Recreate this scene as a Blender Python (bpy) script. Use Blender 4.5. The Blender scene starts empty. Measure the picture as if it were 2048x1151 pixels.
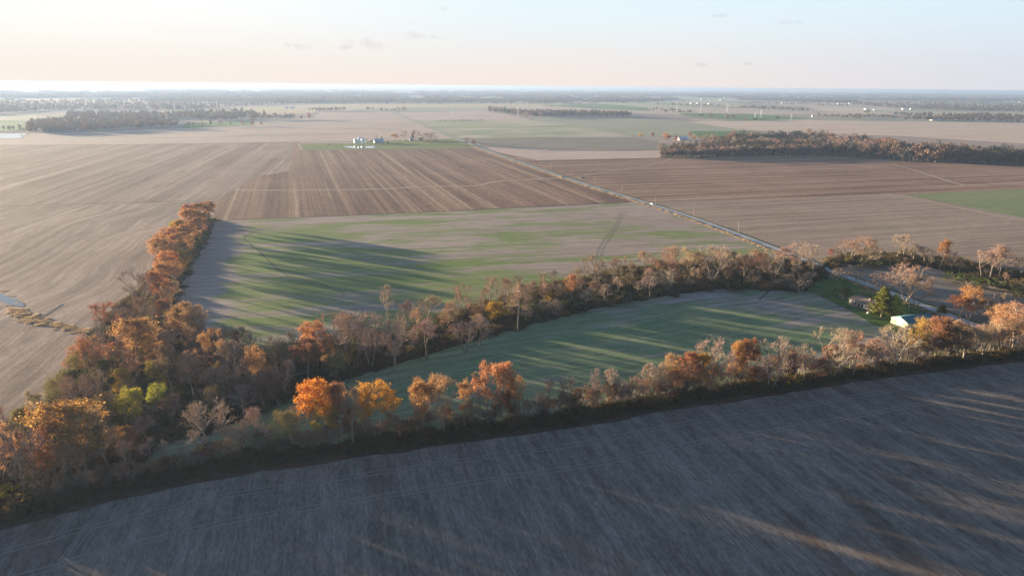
import bpy, math, random
import numpy as np
from mathutils import Vector, Matrix

# ------------------------------------------------------------------ camera, sky, sun, exposure
S = bpy.context.scene
COL = S.collection
FPX, W0, H0 = 1400.0, 2048.0, 1151.0
CAM = Vector((0.0, 0.0, 120.0))
PITCH = math.atan((H0 / 2 - 172.0) / FPX)
ROLL = 0.0088
_F = Vector((0, math.cos(PITCH), -math.sin(PITCH)))
_U0 = Vector((0, math.sin(PITCH), math.cos(PITCH)))
_R = Vector((1, 0, 0)) * math.cos(ROLL) + _U0 * math.sin(ROLL)
_U = _U0 * math.cos(ROLL) - Vector((1, 0, 0)) * math.sin(ROLL)
cam = bpy.data.cameras.new('camera')
cam.sensor_width = 36.0
cam.lens = FPX / W0 * 36.0
cam.clip_start = 1.0
cam.clip_end = 250000.0
cam_o = bpy.data.objects.new('camera', cam)
m = Matrix((_R, _U, -_F)).transposed().to_4x4()
m.translation = CAM
cam_o.matrix_world = m
COL.objects.link(cam_o)
S.camera = cam_o

SUN_DIR = Vector((-0.876, 0.482, 0)).normalized()
SUN_EL = math.radians(4.4)
SKY_STRENGTH = 0.05
SUN_STRENGTH = 5.0
SUN_COLOR = (1.0, 0.80, 0.55)
EXPOSURE = 2.6

S.view_settings.view_transform = 'Standard'
S.view_settings.look = 'None'
S.view_settings.gamma = 1.0
S.view_settings.use_curve_mapping = False
S.view_settings.exposure = EXPOSURE
S.cycles.use_denoising = True
S.cycles.denoising_prefilter = 'NONE'
S.cycles.max_bounces = 5
S.cycles.diffuse_bounces = 3
S.cycles.volume_bounces = 0
S.cycles.transmission_bounces = 3
S.cycles.transparent_max_bounces = 8
S.cycles.sample_clamp_indirect = 4.0

world = bpy.data.worlds.new('World')
S.world = world
world.use_nodes = True
wt = world.node_tree
wt.nodes.clear()


class NT:
    """small helper to write node trees"""
    def __init__(self, tree):
        self.t = tree

    def n(self, typ, ins=None, **props):
        nd = self.t.nodes.new(typ)
        for k, v in props.items():
            setattr(nd, k, v)
        for k, v in (ins or {}).items():
            self.put(nd, k, v)
        return nd

    def put(self, nd, k, v):
        s = nd.inputs[k]
        if hasattr(v, 'bl_idname') and hasattr(v, 'outputs'):
            self.t.links.new(v.outputs[0], s)
        elif hasattr(v, 'is_output'):
            self.t.links.new(v, s)
        else:
            if hasattr(s, 'default_value') and hasattr(s.default_value, '__len__') and hasattr(v, '__len__') and len(v) == 3 and len(s.default_value) == 4:
                v = (v[0], v[1], v[2], 1.0)
            s.default_value = v

    def math(self, op, a, b=0.0, clamp=False):
        return self.n('ShaderNodeMath', {0: a, 1: b}, operation=op, use_clamp=clamp)

    def mix(self, f, a, b, blend='MIX'):
        nd = self.n('ShaderNodeMix', None, data_type='RGBA', blend_type=blend)
        self.put(nd, 0, f); self.put(nd, 6, a); self.put(nd, 7, b)
        return nd.outputs[2]

    def ramp(self, f, lo, hi):
        return self.n('ShaderNodeMapRange', {0: f, 1: lo, 2: hi, 3: 0.0, 4: 1.0}, clamp=True, interpolation_type='SMOOTHSTEP')

    def noise(self, vec, scale=1.0, detail=3.0, rough=0.55, dist=0.0, lac=2.0):
        return self.n('ShaderNodeTexNoise', {'Vector': vec, 'Scale': scale, 'Detail': detail, 'Roughness': rough, 'Distortion': dist, 'Lacunarity': lac}).outputs[0]


w = NT(wt)
sky = w.n('ShaderNodeTexSky', sky_type='NISHITA', sun_disc=False)
sky.sun_elevation = SUN_EL
sky.sun_rotation = math.atan2(SUN_DIR.x, SUN_DIR.y)
sky.altitude = 120.0
sky.air_density = 1.0
sky.dust_density = 0.4
sky.ozone_density = 2.0
# thin high veil and the few small puffs over the horizon, placed by direction
geo = w.n('ShaderNodeNewGeometry')
tc = w.n('ShaderNodeTexCoord')
sep = w.n('ShaderNodeSeparateXYZ', {0: tc.outputs['Generated']})
SKYMUL = w.n('ShaderNodeVectorMath', {0: sky, 1: (0.98, 1.06, 1.24)}, operation='MULTIPLY')
# the bright veil of evening haze low in the sky: cream towards the sun, pinkish to pale blue away from it
zz = w.n('ShaderNodeSeparateXYZ', {0: tc.outputs['Generated']}).outputs[2]
hz_ = w.n('ShaderNodeVectorMath', {0: w.n('ShaderNodeVectorMath', {0: tc.outputs['Generated'], 1: (1, 1, 0)}, operation='MULTIPLY')}, operation='NORMALIZE')
az_ = w.n('ShaderNodeVectorMath', {0: hz_, 1: tuple(SUN_DIR)}, operation='DOT_PRODUCT').outputs['Value']
EXF = 1.0 / (2 ** EXPOSURE * SKY_STRENGTH)


def three(cols):
    c = [tuple(v * EXF for v in q) for q in cols]
    return w.mix(w.ramp(az_, 0.42, 0.95), w.mix(w.ramp(az_, -0.3, 0.5), c[0], c[1]), c[2])


low = three([(0.70, 0.73, 0.82), (0.93, 0.83, 0.77), (0.96, 0.88, 0.80)])
high = three([(0.71, 0.87, 0.97), (0.82, 0.94, 1.0), (1.06, 1.05, 1.02)])
veil = w.mix(w.ramp(zz, 0.0, 0.11), low, high)
out_col = w.mix(w.math('SUBTRACT', 1.0, w.ramp(zz, 0.08, 0.42)), SKYMUL.outputs[0], veil)


def sky_dir(px, py):
    return (_R * (px - W0 / 2) + _U * (H0 / 2 - py) + _F * FPX).normalized()


CLOUDS = [(592, 92, 34, 9), (728, 88, 36, 13), (690, 94, 24, 6), (838, 72, 24, 9), (868, 74, 14, 5), (893, 18, 26, 9), (1435, 32, 30, 5), (1580, 46, 26, 6), (1402, 130, 14, 4), (1497, 128, 12, 4)]
cn = w.noise(tc.outputs['Generated'], 42.0, 5.0, 0.6)
cn2 = w.noise(tc.outputs['Generated'], 110.0, 3.0, 0.6)
mask = None
for (cx, cy, rx, ry) in CLOUDS:
    d = sky_dir(cx, cy)
    right = d.cross(Vector((0, 0, 1))).normalized()
    up = right.cross(d)
    du = w.n('ShaderNodeVectorMath', {0: tc.outputs['Generated'], 1: tuple(right)}, operation='DOT_PRODUCT').outputs['Value']
    dv = w.n('ShaderNodeVectorMath', {0: tc.outputs['Generated'], 1: tuple(up)}, operation='DOT_PRODUCT').outputs['Value']
    dd = w.n('ShaderNodeVectorMath', {0: tc.outputs['Generated'], 1: tuple(d)}, operation='DOT_PRODUCT').outputs['Value']
    fr = w.math('GREATER_THAN', dd, 0.5)
    a = w.math('POWER', w.math('MULTIPLY', du, FPX / rx), 2.0)
    b = w.math('POWER', w.math('MULTIPLY', dv, FPX / ry), 2.0)
    r = w.math('SUBTRACT', 1.0, w.math('SQRT', w.math('ADD', a, b)))
    r = w.math('ADD', r, w.math('MULTIPLY', w.math('SUBTRACT', cn, 0.5), 3.0))
    r = w.math('ADD', r, w.math('MULTIPLY', w.math('SUBTRACT', cn2, 0.5), 1.2))
    r = w.math('MULTIPLY', w.ramp(r, 0.0, 1.0), fr)
    mask = r if mask is None else w.math('MAXIMUM', mask, r)
CLOUD_MASK = mask
cloudcol = w.mix(w.math('MULTIPLY', CLOUD_MASK, 0.32), out_col, w.n('ShaderNodeVectorMath', {0: out_col, 1: (0.72, 0.66, 0.68)}, operation='MULTIPLY').outputs[0])
bg = w.n('ShaderNodeBackground', {0: cloudcol, 1: SKY_STRENGTH})
wo = w.n('ShaderNodeOutputWorld', {0: bg})

sun = bpy.data.lights.new('sun', 'SUN')
sun.energy = SUN_STRENGTH
sun.angle = math.radians(0.8)
sun.color = SUN_COLOR
sun_o = bpy.data.objects.new('sun', sun)
sv = Vector((SUN_DIR.x * math.cos(SUN_EL), SUN_DIR.y * math.cos(SUN_EL), math.sin(SUN_EL)))
sun_o.rotation_euler = sv.to_track_quat('Z', 'Y').to_euler()
COL.objects.link(sun_o)


# ------------------------------------------------------------------ helpers
def ray(px, py):
    return _R * (px - W0 / 2) + _U * (H0 / 2 - py) + _F * FPX


def G(px, py):
    """a point of the flat ground seen at this place of the photograph"""
    d = ray(px, py)
    t = -CAM.z / min(d.z, -1.0)
    p = CAM + d * t
    return Vector((p.x, p.y, 0.0))


def depth(p):
    return (Vector(p) - CAM).dot(_F)


def height_at(p, py):
    """height over ground point p whose tip shows at row py"""
    lo, hi = 0.0, 60.0
    for _ in range(30):
        mid = (lo + hi) / 2
        q = Vector((p[0], p[1], mid)) - CAM
        y = H0 / 2 - q.dot(_U) / q.dot(_F) * FPX
        if y > py: lo = mid
        else: hi = mid
    return lo


def proj(p):
    q = Vector(p) - CAM
    z = q.dot(_F)
    return (W0 / 2 + q.dot(_R) / z * FPX, H0 / 2 - q.dot(_U) / z * FPX)


NVP = Vector((-454, 1456, 0)).normalized()      # "north": along the county road and the field rows
EVP = Vector((NVP.y, -NVP.x, 0))                 # "east"
ANG_N = math.atan2(NVP.y, NVP.x)
ANG_E = math.atan2(EVP.y, EVP.x)


def tag(o, label=None, cat=None, group=None, kind=None):
    if label: o['label'] = label
    if cat: o['category'] = cat
    if group: o['group'] = group
    if kind: o['kind'] = kind
    return o


def link(name, mesh, parent=None, loc=None):
    o = bpy.data.objects.new(name, mesh)
    if loc is not None: o.location = loc
    if parent: o.parent = parent
    COL.objects.link(o)
    return o


def empty(name, loc, rz=0.0):
    o = bpy.data.objects.new(name, None)
    o.location = loc
    o.rotation_euler = (0, 0, rz)
    o.empty_display_size = 0.5
    COL.objects.link(o)
    return o


def mesh_np(name, V, T, mats, mi=None, smooth=False):
    V = np.asarray(V, dtype=np.float32); T = np.asarray(T, dtype=np.int32)
    me = bpy.data.meshes.new(name)
    me.vertices.add(len(V)); me.vertices.foreach_set('co', V.ravel())
    me.loops.add(len(T) * 3); me.loops.foreach_set('vertex_index', T.ravel())
    me.polygons.add(len(T))
    me.polygons.foreach_set('loop_start', np.arange(0, len(T) * 3, 3, dtype=np.int32))
    if mi is not None: me.polygons.foreach_set('material_index', np.asarray(mi, dtype=np.int32))
    if smooth: me.polygons.foreach_set('use_smooth', np.ones(len(T), dtype=bool))
    for x in mats: me.materials.append(x)
    me.update(calc_edges=True)
    return me


class MB:
    """collects boxes, tubes and faces of ONE mesh"""
    def __init__(self):
        self.v, self.f = [], []

    def face(self, pts):
        b = len(self.v); self.v += [tuple(p) for p in pts]; self.f.append(tuple(range(b, b + len(pts))))
        return self

    def box(self, x0, x1, y0, y1, z0, z1):
        b = len(self.v)
        self.v += [(x0, y0, z0), (x1, y0, z0), (x1, y1, z0), (x0, y1, z0), (x0, y0, z1), (x1, y0, z1), (x1, y1, z1), (x0, y1, z1)]
        self.f += [tuple(b + i for i in q) for q in ((0, 3, 2, 1), (4, 5, 6, 7), (0, 1, 5, 4), (1, 2, 6, 5), (2, 3, 7, 6), (3, 0, 4, 7))]
        return self

    def tube(self, p0, p1, r0, r1=None, n=8, cap=True):
        r1 = r0 if r1 is None else r1
        p0, p1 = Vector(p0), Vector(p1)
        d = (p1 - p0).normalized()
        u = d.cross(Vector((0, 0, 1)) if abs(d.z) < 0.9 else Vector((1, 0, 0))).normalized(); v = d.cross(u)
        b = len(self.v)
        for p, r in ((p0, r0), (p1, r1)):
            for k in range(n):
                a = 2 * math.pi * k / n
                self.v.append(tuple(p + (u * math.cos(a) + v * math.sin(a)) * r))
        for k in range(n):
            k2 = (k + 1) % n
            self.f.append((b + k, b + k2, b + n + k2, b + n + k))
        if cap:
            self.f.append(tuple(b + k for k in range(n))[::-1]); self.f.append(tuple(b + n + k for k in range(n)))
        return self

    def prism(self, pts, z0, z1):
        b = len(self.v); n = len(pts)
        self.v += [(p[0], p[1], z0) for p in pts] + [(p[0], p[1], z1) for p in pts]
        self.f += [(b + k, b + (k + 1) % n, b + n + (k + 1) % n, b + n + k) for k in range(n)]
        self.f += [tuple(range(b + n, b + 2 * n)), tuple(range(b, b + n))[::-1]]
        return self

    def build(self, name, mat, parent=None, loc=None, smooth=False):
        me = bpy.data.meshes.new(name)
        me.from_pydata(self.v, [], self.f)
        me.materials.append(mat)
        if smooth:
            for p in me.polygons: p.use_smooth = True
        me.update()
        return link(name, me, parent, loc)


# ------------------------------------------------------------------ materials
def new_mat(name):
    mt = bpy.data.materials.new(name); mt.use_nodes = True; mt.node_tree.nodes.clear()
    return mt, NT(mt.node_tree)


def out(t, shader, vol=None):
    o = t.n('ShaderNodeOutputMaterial')
    if shader is not None: t.put(o, 'Surface', shader)
    if vol is not None: t.put(o, 'Volume', vol)


def principled(t, col, rough=0.85, metal=0.0, normal=None, spec=0.3):
    ins = {'Base Color': col, 'Roughness': rough, 'Metallic': metal, 'Specular IOR Level': spec}
    if normal is not None: ins['Normal'] = normal
    return t.n('ShaderNodeBsdfPrincipled', ins)


def plain(name, col, rough=0.7, metal=0.0, var=0.12, scale=2.0, spec=0.3):
    mt, t = new_mat(name)
    tc_ = t.n('ShaderNodeTexCoord')
    n = t.noise(tc_.outputs['Object'], scale, 4.0)
    c = t.mix(n, tuple(x * (1 - var) for x in col), tuple(min(1, x * (1 + var)) for x in col))
    out(t, principled(t, c, rough, metal, spec=spec))
    return mt


def field_mat(name, c1, c2, ang, streak=9.0, length=300.0, contrast=1.0, green=None, gthr=(0.5, 0.62), gscale=90.0,
              stripes=None, grain=0.22, bump=0.35, patch=None, warp=0.0, dark=None, seed=0.0, gdir=None, tram=None, residue=None, edge=None):
    """bare or sown farmland: long streaks left by the implements, patches of soil and of young growth, fine rows"""
    mt, t = new_mat(name)
    g = t.n('ShaderNodeNewGeometry')
    rot = t.n('ShaderNodeVectorRotate', {'Vector': g.outputs['Position'], 'Angle': -ang}, rotation_type='Z_AXIS')
    pos = t.n('ShaderNodeVectorMath', {0: rot, 1: (seed * 137.0, seed * 61.0, 0)}, operation='ADD').outputs[0]
    if warp:
        wn = t.n('ShaderNodeTexNoise', {'Vector': pos, 'Scale': 1 / 120.0, 'Detail': 1.0})
        off = t.n('ShaderNodeVectorMath', {0: wn.outputs[1], 1: (0, warp, 0)}, operation='MULTIPLY')
        pos = t.n('ShaderNodeVectorMath', {0: pos, 1: off}, operation='ADD').outputs[0]
    sep = t.n('ShaderNodeSeparateXYZ', {0: pos})

    def stretched(lx, ly, detail=3.0, rough=0.55, ofs=0.0, dist=0.0):
        v = t.n('ShaderNodeVectorMath', {0: pos, 1: (1.0 / lx, 1.0 / ly, 1.0)}, operation='MULTIPLY')
        v = t.n('ShaderNodeVectorMath', {0: v, 1: (ofs, ofs * 0.7, ofs)}, operation='ADD')
        return t.noise(v, 1.0, detail, rough, dist)
    s1 = t.ramp(stretched(length, streak, 4.0, 0.6, 3.1), 0.5 - 0.17 / contrast, 0.5 + 0.17 / contrast)
    s2 = stretched(length * 0.2, streak * 0.28, 4.0, 0.62, 8.7)
    big = t.ramp(stretched(170, 120, 4.0, 0.6, 5.5, 0.6), 0.35, 0.65)
    f = t.math('ADD', t.math('MULTIPLY', s1, 0.45), t.math('ADD', t.math('MULTIPLY', t.ramp(s2, 0.3, 0.7), 0.3), t.math('MULTIPLY', big, 0.25)))
    col = t.mix(f, c1, c2)
    if residue is not None:
        rn = t.ramp(stretched(length * 0.8, streak * 0.9, 3.0, 0.6, 21.0), residue[1], residue[1] + 0.1)
        col = t.mix(t.math('MULTIPLY', rn, 0.75), col, residue[0])
    if patch is not None:
        pn = t.ramp(stretched(60, 35, 5.0, 0.6, 11.0, 1.0), 0.52, 0.68)
        col = t.mix(t.math('MULTIPLY', pn, 0.7), col, patch)
    if dark is not None:
        dn = t.ramp(stretched(80, 14, 4.0, 0.6, 17.0), 0.55, 0.7)
        col = t.mix(t.math('MULTIPLY', dn, 0.6), col, dark)
    if green is not None:
        gn = stretched(gscale * 1.7, gscale * 0.62, 5.0, 0.6, 2.2, 0.8)
        gn2 = stretched(gscale * 1.1, gscale * 0.045, 4.0, 0.7, 6.2)
        gv = t.math('ADD', t.math('MULTIPLY', gn, 0.6), t.math('MULTIPLY', gn2, 0.4))
        if edge is not None:       # bare headland along one side
            p0, d0, ln, amt = edge
            sd = t.n('ShaderNodeVectorMath', {0: g.outputs['Position'], 1: (-p0[0], -p0[1], 0)}, operation='ADD')
            dd = t.n('ShaderNodeVectorMath', {0: sd, 1: (d0[0] / ln, d0[1] / ln, 0)}, operation='DOT_PRODUCT').outputs['Value']
            gv = t.math('SUBTRACT', gv, t.math('MULTIPLY', t.n('ShaderNodeMapRange', {0: dd, 1: 0.25, 2: 1.0, 3: 1.0, 4: 0.0}, clamp=True), amt))
        gm = t.ramp(gv, gthr[0], gthr[1])
        if gdir is not None:       # growth fades towards one side of the field
            p0, d0, ln, amt = gdir
            sd = t.n('ShaderNodeVectorMath', {0: g.outputs['Position'], 1: (-p0[0], -p0[1], 0)}, operation='ADD')
            dd = t.n('ShaderNodeVectorMath', {0: sd, 1: (d0[0] / ln, d0[1] / ln, 0)}, operation='DOT_PRODUCT').outputs['Value']
            gm = t.ramp(t.math('ADD', gv, t.math('MULTIPLY', t.n('ShaderNodeMapRange', {0: dd, 1: 0.0, 2: 1.0, 3: 1.0, 4: 0.0}, clamp=True), amt)), gthr[0], gthr[1])
        rows = t.ramp(stretched(60, 1.1, 2.0, 0.5, 9.0), 0.3, 0.6)
        gm = t.math('MULTIPLY', gm, t.math('ADD', 0.55, t.math('MULTIPLY', rows, 0.45)))
        col = t.mix(gm, col, green)
    if stripes:
        for (period, amp, sharp) in stripes:
            wv = t.math('SINE', t.math('MULTIPLY', sep.outputs[1], 2 * math.pi / period))
            wv = t.ramp(wv, -sharp, sharp)
            k = t.math('ADD', 1.0 - amp, t.math('MULTIPLY', wv, 2 * amp))
            cv = t.n('ShaderNodeCombineXYZ', {0: k, 1: k, 2: k})
            col = t.mix(1.0, col, cv, 'MULTIPLY')
    if tram:
        period, wd, colr = tram
        fr = t.math('FRACT', t.math('DIVIDE', sep.outputs[1], period))
        dd = t.math('ABSOLUTE', t.math('SUBTRACT', t.math('ABSOLUTE', t.math('SUBTRACT', fr, 0.5)), 1.0 / period))
        lm = t.math('SUBTRACT', 1.0, t.ramp(dd, 0.0, wd / period))
        col = t.mix(t.math('MULTIPLY', lm, 0.5), col, colr)
    fine = stretched(2.6, 0.8, 5.0, 0.75, 1.0)
    fine2 = stretched(14, 4.5, 4.0, 0.7, 4.0)
    fs = t.math('ADD', t.math('MULTIPLY', fine, 0.6), t.math('MULTIPLY', fine2, 0.4))
    k = t.n('ShaderNodeMapRange', {0: fs, 1: 0.3, 2: 0.7, 3: 1 - grain * 1.6, 4: 1 + grain * 1.6}, clamp=False).outputs[0]
    cv = t.n('ShaderNodeCombineXYZ', {0: k, 1: k, 2: k})
    col = t.mix(1.0, col, cv, 'MULTIPLY')
    bmp = t.n('ShaderNodeBump', {'Strength': 0.6, 'Distance': bump, 'Height': fs})
    out(t, principled(t, col, 0.95, normal=bmp, spec=0.08))
    return mt
# ------------------------------------------------------------------ the ground
STUB1, STUB2 = (0.185, 0.138, 0.11), (0.335, 0.262, 0.205)     # bean and corn stubble
SOIL1, SOIL2 = (0.085, 0.053, 0.04), (0.185, 0.125, 0.09)      # chisel-ploughed soil with residue
GREEN = (0.085, 0.155, 0.03)


def far_ground_mat():
    """the quilt of fields beyond the ones built one by one"""
    mt, t = new_mat('far_farmland')
    g = t.n('ShaderNodeNewGeometry')
    rot = t.n('ShaderNodeVectorRotate', {'Vector': g.outputs['Position'], 'Angle': -ANG_E}, rotation_type='Z_AXIS')
    v = t.n('ShaderNodeVectorMath', {0: rot, 1: (1 / 800.0, 1 / 800.0, 0)}, operation='MULTIPLY')
    br = t.n('ShaderNodeTexBrick', {'Vector': v, 'Color1': (0, 0, 0), 'Color2': (1, 1, 1), 'Mortar': (0.5, 0.5, 0.5), 'Scale': 1.0, 'Mortar Size': 0.004,
                                    'Brick Width': 0.9, 'Row Height': 0.5}, offset=0.35)
    f = br.outputs[0]
    vv = t.n('ShaderNodeTexVoronoi', {'Vector': v, 'Scale': 1.1}, distance='CHEBYCHEV')
    h = t.n('ShaderNodeSeparateXYZ', {0: vv.outputs['Color']})
    col = t.mix(f, (0.36, 0.28, 0.22), (0.24, 0.19, 0.15))
    col = t.mix(t.math('GREATER_THAN', h.outputs[0], 0.72), col, (0.17, 0.2, 0.1))
    col = t.mix(t.math('GREATER_THAN', h.outputs[1], 0.6), col, (0.46, 0.36, 0.27))
    wood = t.ramp(t.noise(t.n('ShaderNodeVectorMath', {0: rot, 1: (1 / 2600.0, 1 / 1100.0, 0)}, operation='MULTIPLY'), 1.0, 5.0, 0.65), 0.44, 0.5)
    dist = t.n('ShaderNodeVectorMath', {0: g.outputs['Position']}, operation='LENGTH').outputs['Value']
    wood = t.math('MULTIPLY', wood, t.ramp(dist, 7500.0, 10000.0))
    col = t.mix(wood, col, (0.075, 0.06, 0.05))
    fine = t.noise(t.n('ShaderNodeVectorMath', {0: rot, 1: (1 / 220.0, 1 / 40.0, 0)}, operation='MULTIPLY'), 1.0, 5.0, 0.7)
    k = t.n('ShaderNodeMapRange', {0: fine, 1: 0.25, 2: 0.75, 3: 0.8, 4: 1.2}).outputs[0]
    col = t.mix(1.0, col, t.n('ShaderNodeCombineXYZ', {0: k, 1: k, 2: k}), 'MULTIPLY')
    out(t, principled(t, col, 0.95, spec=0.05))
    return mt


GR = 58000.0
ground = MB().face([(-GR, -3000, 0), (GR, -3000, 0), (GR, GR, 0), (-GR, GR, 0)]).build('ground', far_ground_mat())
tag(ground, 'flat far farmland reaching to the horizon', kind='structure')


def sheet(name, px, z, mat, label, world_pts=None):
    """one field laid on the ground; px are places in the photograph"""
    pts = [G(x, y) for x, y in px] if world_pts is None else world_pts
    me = bpy.data.meshes.new(name)
    me.from_pydata([(p[0], p[1], z) for p in pts], [], [tuple(range(len(pts)))])
    me.materials.append(mat)
    import bmesh
    bm = bmesh.new(); bm.from_mesh(me)
    bmesh.ops.triangulate(bm, faces=bm.faces[:])
    for f in bm.faces:
        if f.normal.z < 0: f.normal_flip()
    bm.to_mesh(me); bm.free()
    o = link(name, me)
    return tag(o, label, kind='structure')


def smooth_line(pts, step=8.0):
    P = [Vector(p) for p in pts]
    P = [P[0] * 2 - P[1]] + P + [P[-1] * 2 - P[-2]]
    res = []
    for i in range(1, len(P) - 2):
        a, b, c, d = P[i - 1], P[i], P[i + 1], P[i + 2]
        n = max(2, int((c - b).length / step))
        for k in range(n):
            t = k / n
            res.append(0.5 * ((2 * b) + (c - a) * t + (2 * a - 5 * b + 4 * c - d) * t * t + (3 * b - a - 3 * c + d) * t ** 3))
    res.append(P[-2])
    return res


def strip(name, px, width, z, mat, label, step=8.0, jitter=0.0, seed=1, world_pts=None, offset=0.0):
    rg = random.Random(seed)
    pts = smooth_line([G(x, y) for x, y in px] if world_pts is None else world_pts, step)
    L, R = [], []
    for i, p in enumerate(pts):
        d = (pts[min(i + 1, len(pts) - 1)] - pts[max(i - 1, 0)]).normalized()
        n = Vector((-d.y, d.x, 0))
        wl = width / 2 * (1 + rg.uniform(-jitter, jitter)); wr = width / 2 * (1 + rg.uniform(-jitter, jitter))
        c = p + n * offset
        L.append(c + n * wl); R.append(c - n * wr)
    me = bpy.data.meshes.new(name)
    n = len(pts)
    me.from_pydata([(p.x, p.y, z) for p in L + R], [], [(n + i, n + i + 1, i + 1, i) for i in range(n - 1)])
    me.materials.append(mat); me.update()
    return tag(link(name, me), label, kind='structure')


ZL = 0.02
# --- far fields, extra sun brightness put into their colours
fm_pink = field_mat('pale_stubble', (0.393, 0.277, 0.218), (0.582, 0.437, 0.342), ANG_E, 14, 500, seed=1)
fm_gtan = field_mat('greening_stubble', (0.338, 0.295, 0.203), (0.558, 0.473, 0.338), ANG_E, 16, 500, green=(0.221, 0.260, 0.117), gthr=(0.42, 0.6), gscale=150, seed=2)
fm_olive = field_mat('grey_olive_field', (0.228, 0.238, 0.150), (0.369, 0.343, 0.228), ANG_E, 14, 500, seed=3)
fm_dark = field_mat('dark_stubble', (0.187, 0.156, 0.118), (0.296, 0.242, 0.180), ANG_E, 12, 500, green=(0.132, 0.156, 0.072), gthr=(0.5, 0.7), seed=4)
fm_green = field_mat('winter_wheat', (0.075, 0.14, 0.03), (0.12, 0.2, 0.055), ANG_E, 12, 400, seed=5, grain=0.1)
fm_peach = field_mat('corn_stubble', (0.480, 0.335, 0.241), (0.620, 0.495, 0.364), ANG_E, 22, 700, seed=6, dark=(0.291, 0.213, 0.157))
fm_dull = field_mat('dull_stubble', (0.254, 0.187, 0.149), (0.389, 0.299, 0.239), ANG_E, 18, 600, seed=7)  # duller, browner stubble
fm_straw = field_mat('straw_field', (0.42, 0.32, 0.17), (0.52, 0.42, 0.24), ANG_E, 18, 600, seed=8)

FARS = [
    ('field', [(-80, 202), (20, 199), (165, 197.5), (170, 202), (60, 204), (-80, 206)], fm_straw, 'pale straw field among hazy woods near the left horizon'),
    ('field', [(-80, 232), (5, 228), (60, 229), (115, 236), (60, 240), (-80, 242)], fm_gtan, 'greenish tan field behind the left pond'),
    ('field', [(-80, 243), (20, 240), (62, 243), (60, 255), (55, 262), (-80, 264)], fm_green, 'light green meadow beside the left pond'),
    ('field', [(315, 222), (455, 217.5), (465, 222), (340, 229)], fm_straw, 'straw coloured field between the hazy left woods'),
    ('field', [(365, 257), (505, 250), (500, 241), (370, 246)], fm_green, 'narrow green meadow behind the row of small trees'),
    ('field', [(455, 215), (620, 209.5), (800, 208), (1140, 208), (1180, 214), (800, 214), (640, 219), (480, 224)], fm_straw, 'pale straw field crossed by a row of far trees'),
    ('field', [(500, 222), (620, 218), (640, 221), (618, 226), (505, 232)], fm_straw, 'yellow straw field beside the blue roofed shed'),
    ('field', [(700, 219), (800, 216), (970, 215), (975, 221), (790, 223), (720, 223)], fm_olive, 'grey green strip of field behind the small tree clump'),
    ('field', [(1077, 210.5), (1173, 208.5), (1290, 211), (1300, 222), (1197, 218)], fm_green, 'bright green field behind the dark far woodlot'),
    ('field', [(770, 225.5), (969, 222.5), (1010, 228), (1068, 240.6), (819, 240.8)], fm_pink, 'pink tan stubble field right of the far road'),
    ('field', [(1200, 196), (1480, 192), (1600, 196), (1480, 202), (1300, 204)], fm_gtan, 'pale field behind the far farm buildings'),
    ('field', [(1180, 205), (1300, 202), (1470, 206), (1510, 214), (1300, 216)], fm_gtan, 'tan green field in front of the far farm buildings'),
    ('field', [(1610, 214), (1775, 217), (1850, 226), (1665, 226)], fm_peach, 'pinkish field beyond the far houses'),
    ('field', [(1700, 220), (2120, 226), (2120, 233), (1830, 230)], fm_gtan, 'greenish tan field in front of the long far wood'),
    ('field', [(1351, 226), (1500, 228), (1629, 236.5), (1519, 241.5), (1400, 236.5)], fm_green, 'green wheat field behind the scattered bushes'),
    ('field', [(1519, 241), (1629, 236.5), (1800, 236), (2120, 242), (2120, 248), (1760, 242)], fm_olive, 'grey green strip of field behind the peach stubble'),
    ('field', [(1120, 228), (1260, 226), (1345, 228), (1400, 236), (1500, 241), (1180, 236), (1060, 238)], fm_dull, 'dull field in front of the dark far woodlot'),
    ('field', [(1369, 243.5), (1610, 240.5), (2120, 247), (2120, 304), (2048, 301), (1811, 281), (1665, 268), (1490, 260.6)], fm_peach, 'large peach coloured corn stubble field beyond the long wood'),
    ('field', [(1100, 233), (1260, 237), (1369, 243), (1490, 260.5), (1440, 268), (1285, 275), (1265, 273), (1135, 249), (1060, 240)], fm_olive, 'grey olive field behind the lone yellow tree'),
    ('field', [(1665, 268), (1800, 272), (2120, 292), (2120, 309), (1900, 296), (1700, 280)], fm_dull, 'dull brown field just behind the long wood'),
    ('field', [(1380, 262), (1500, 262), (1560, 272), (1400, 276)], fm_green, 'green meadow between the long wood and the blue roofed shed'),
]
for i, (nm, px, mt_, lb) in enumerate(FARS):
    sheet(nm, px, 0.02 + i * 0.006, mt_, lb)

fm_A = field_mat('tan_stubble_far', (0.374, 0.269, 0.209), (0.538, 0.404, 0.314), ANG_E, 22, 700, green=(0.230, 0.230, 0.138), gthr=(0.5, 0.72), gscale=160, seed=9)
sheet('field', [(-80, 291), (-80, 276), (60, 268), (230, 262), (360, 257), (500, 252), (600, 245), (625, 238), (640, 224.5), (785, 224.5), (860, 258), (942, 288), (600, 286), (300, 289)], 0.17, fm_A,
      'wide pale tan stubble field behind the white grain bins')
sheet('field', [(819, 240.8), (1060, 240.5), (1135, 248.5), (1268, 274.2), (905, 277.5)], 0.175, fm_gtan, 'greenish tan field right of the road beyond the farmstead')
sheet('field', [(946, 277.3), (1268, 274.4), (1345, 290), (1318, 301), (1111, 300), (962, 291)], 0.18, fm_dark, 'dark grey green field right of the road at the bare roadside tree')
sheet('field', [(966, 292), (1111, 300.3), (1320, 301.3), (1345, 290.5), (1400, 300), (1400, 312), (1310, 316), (1075, 320.5), (1000, 306)], 0.185, fm_pink, 'pale pink stubble strip in front of the dark field')

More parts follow.
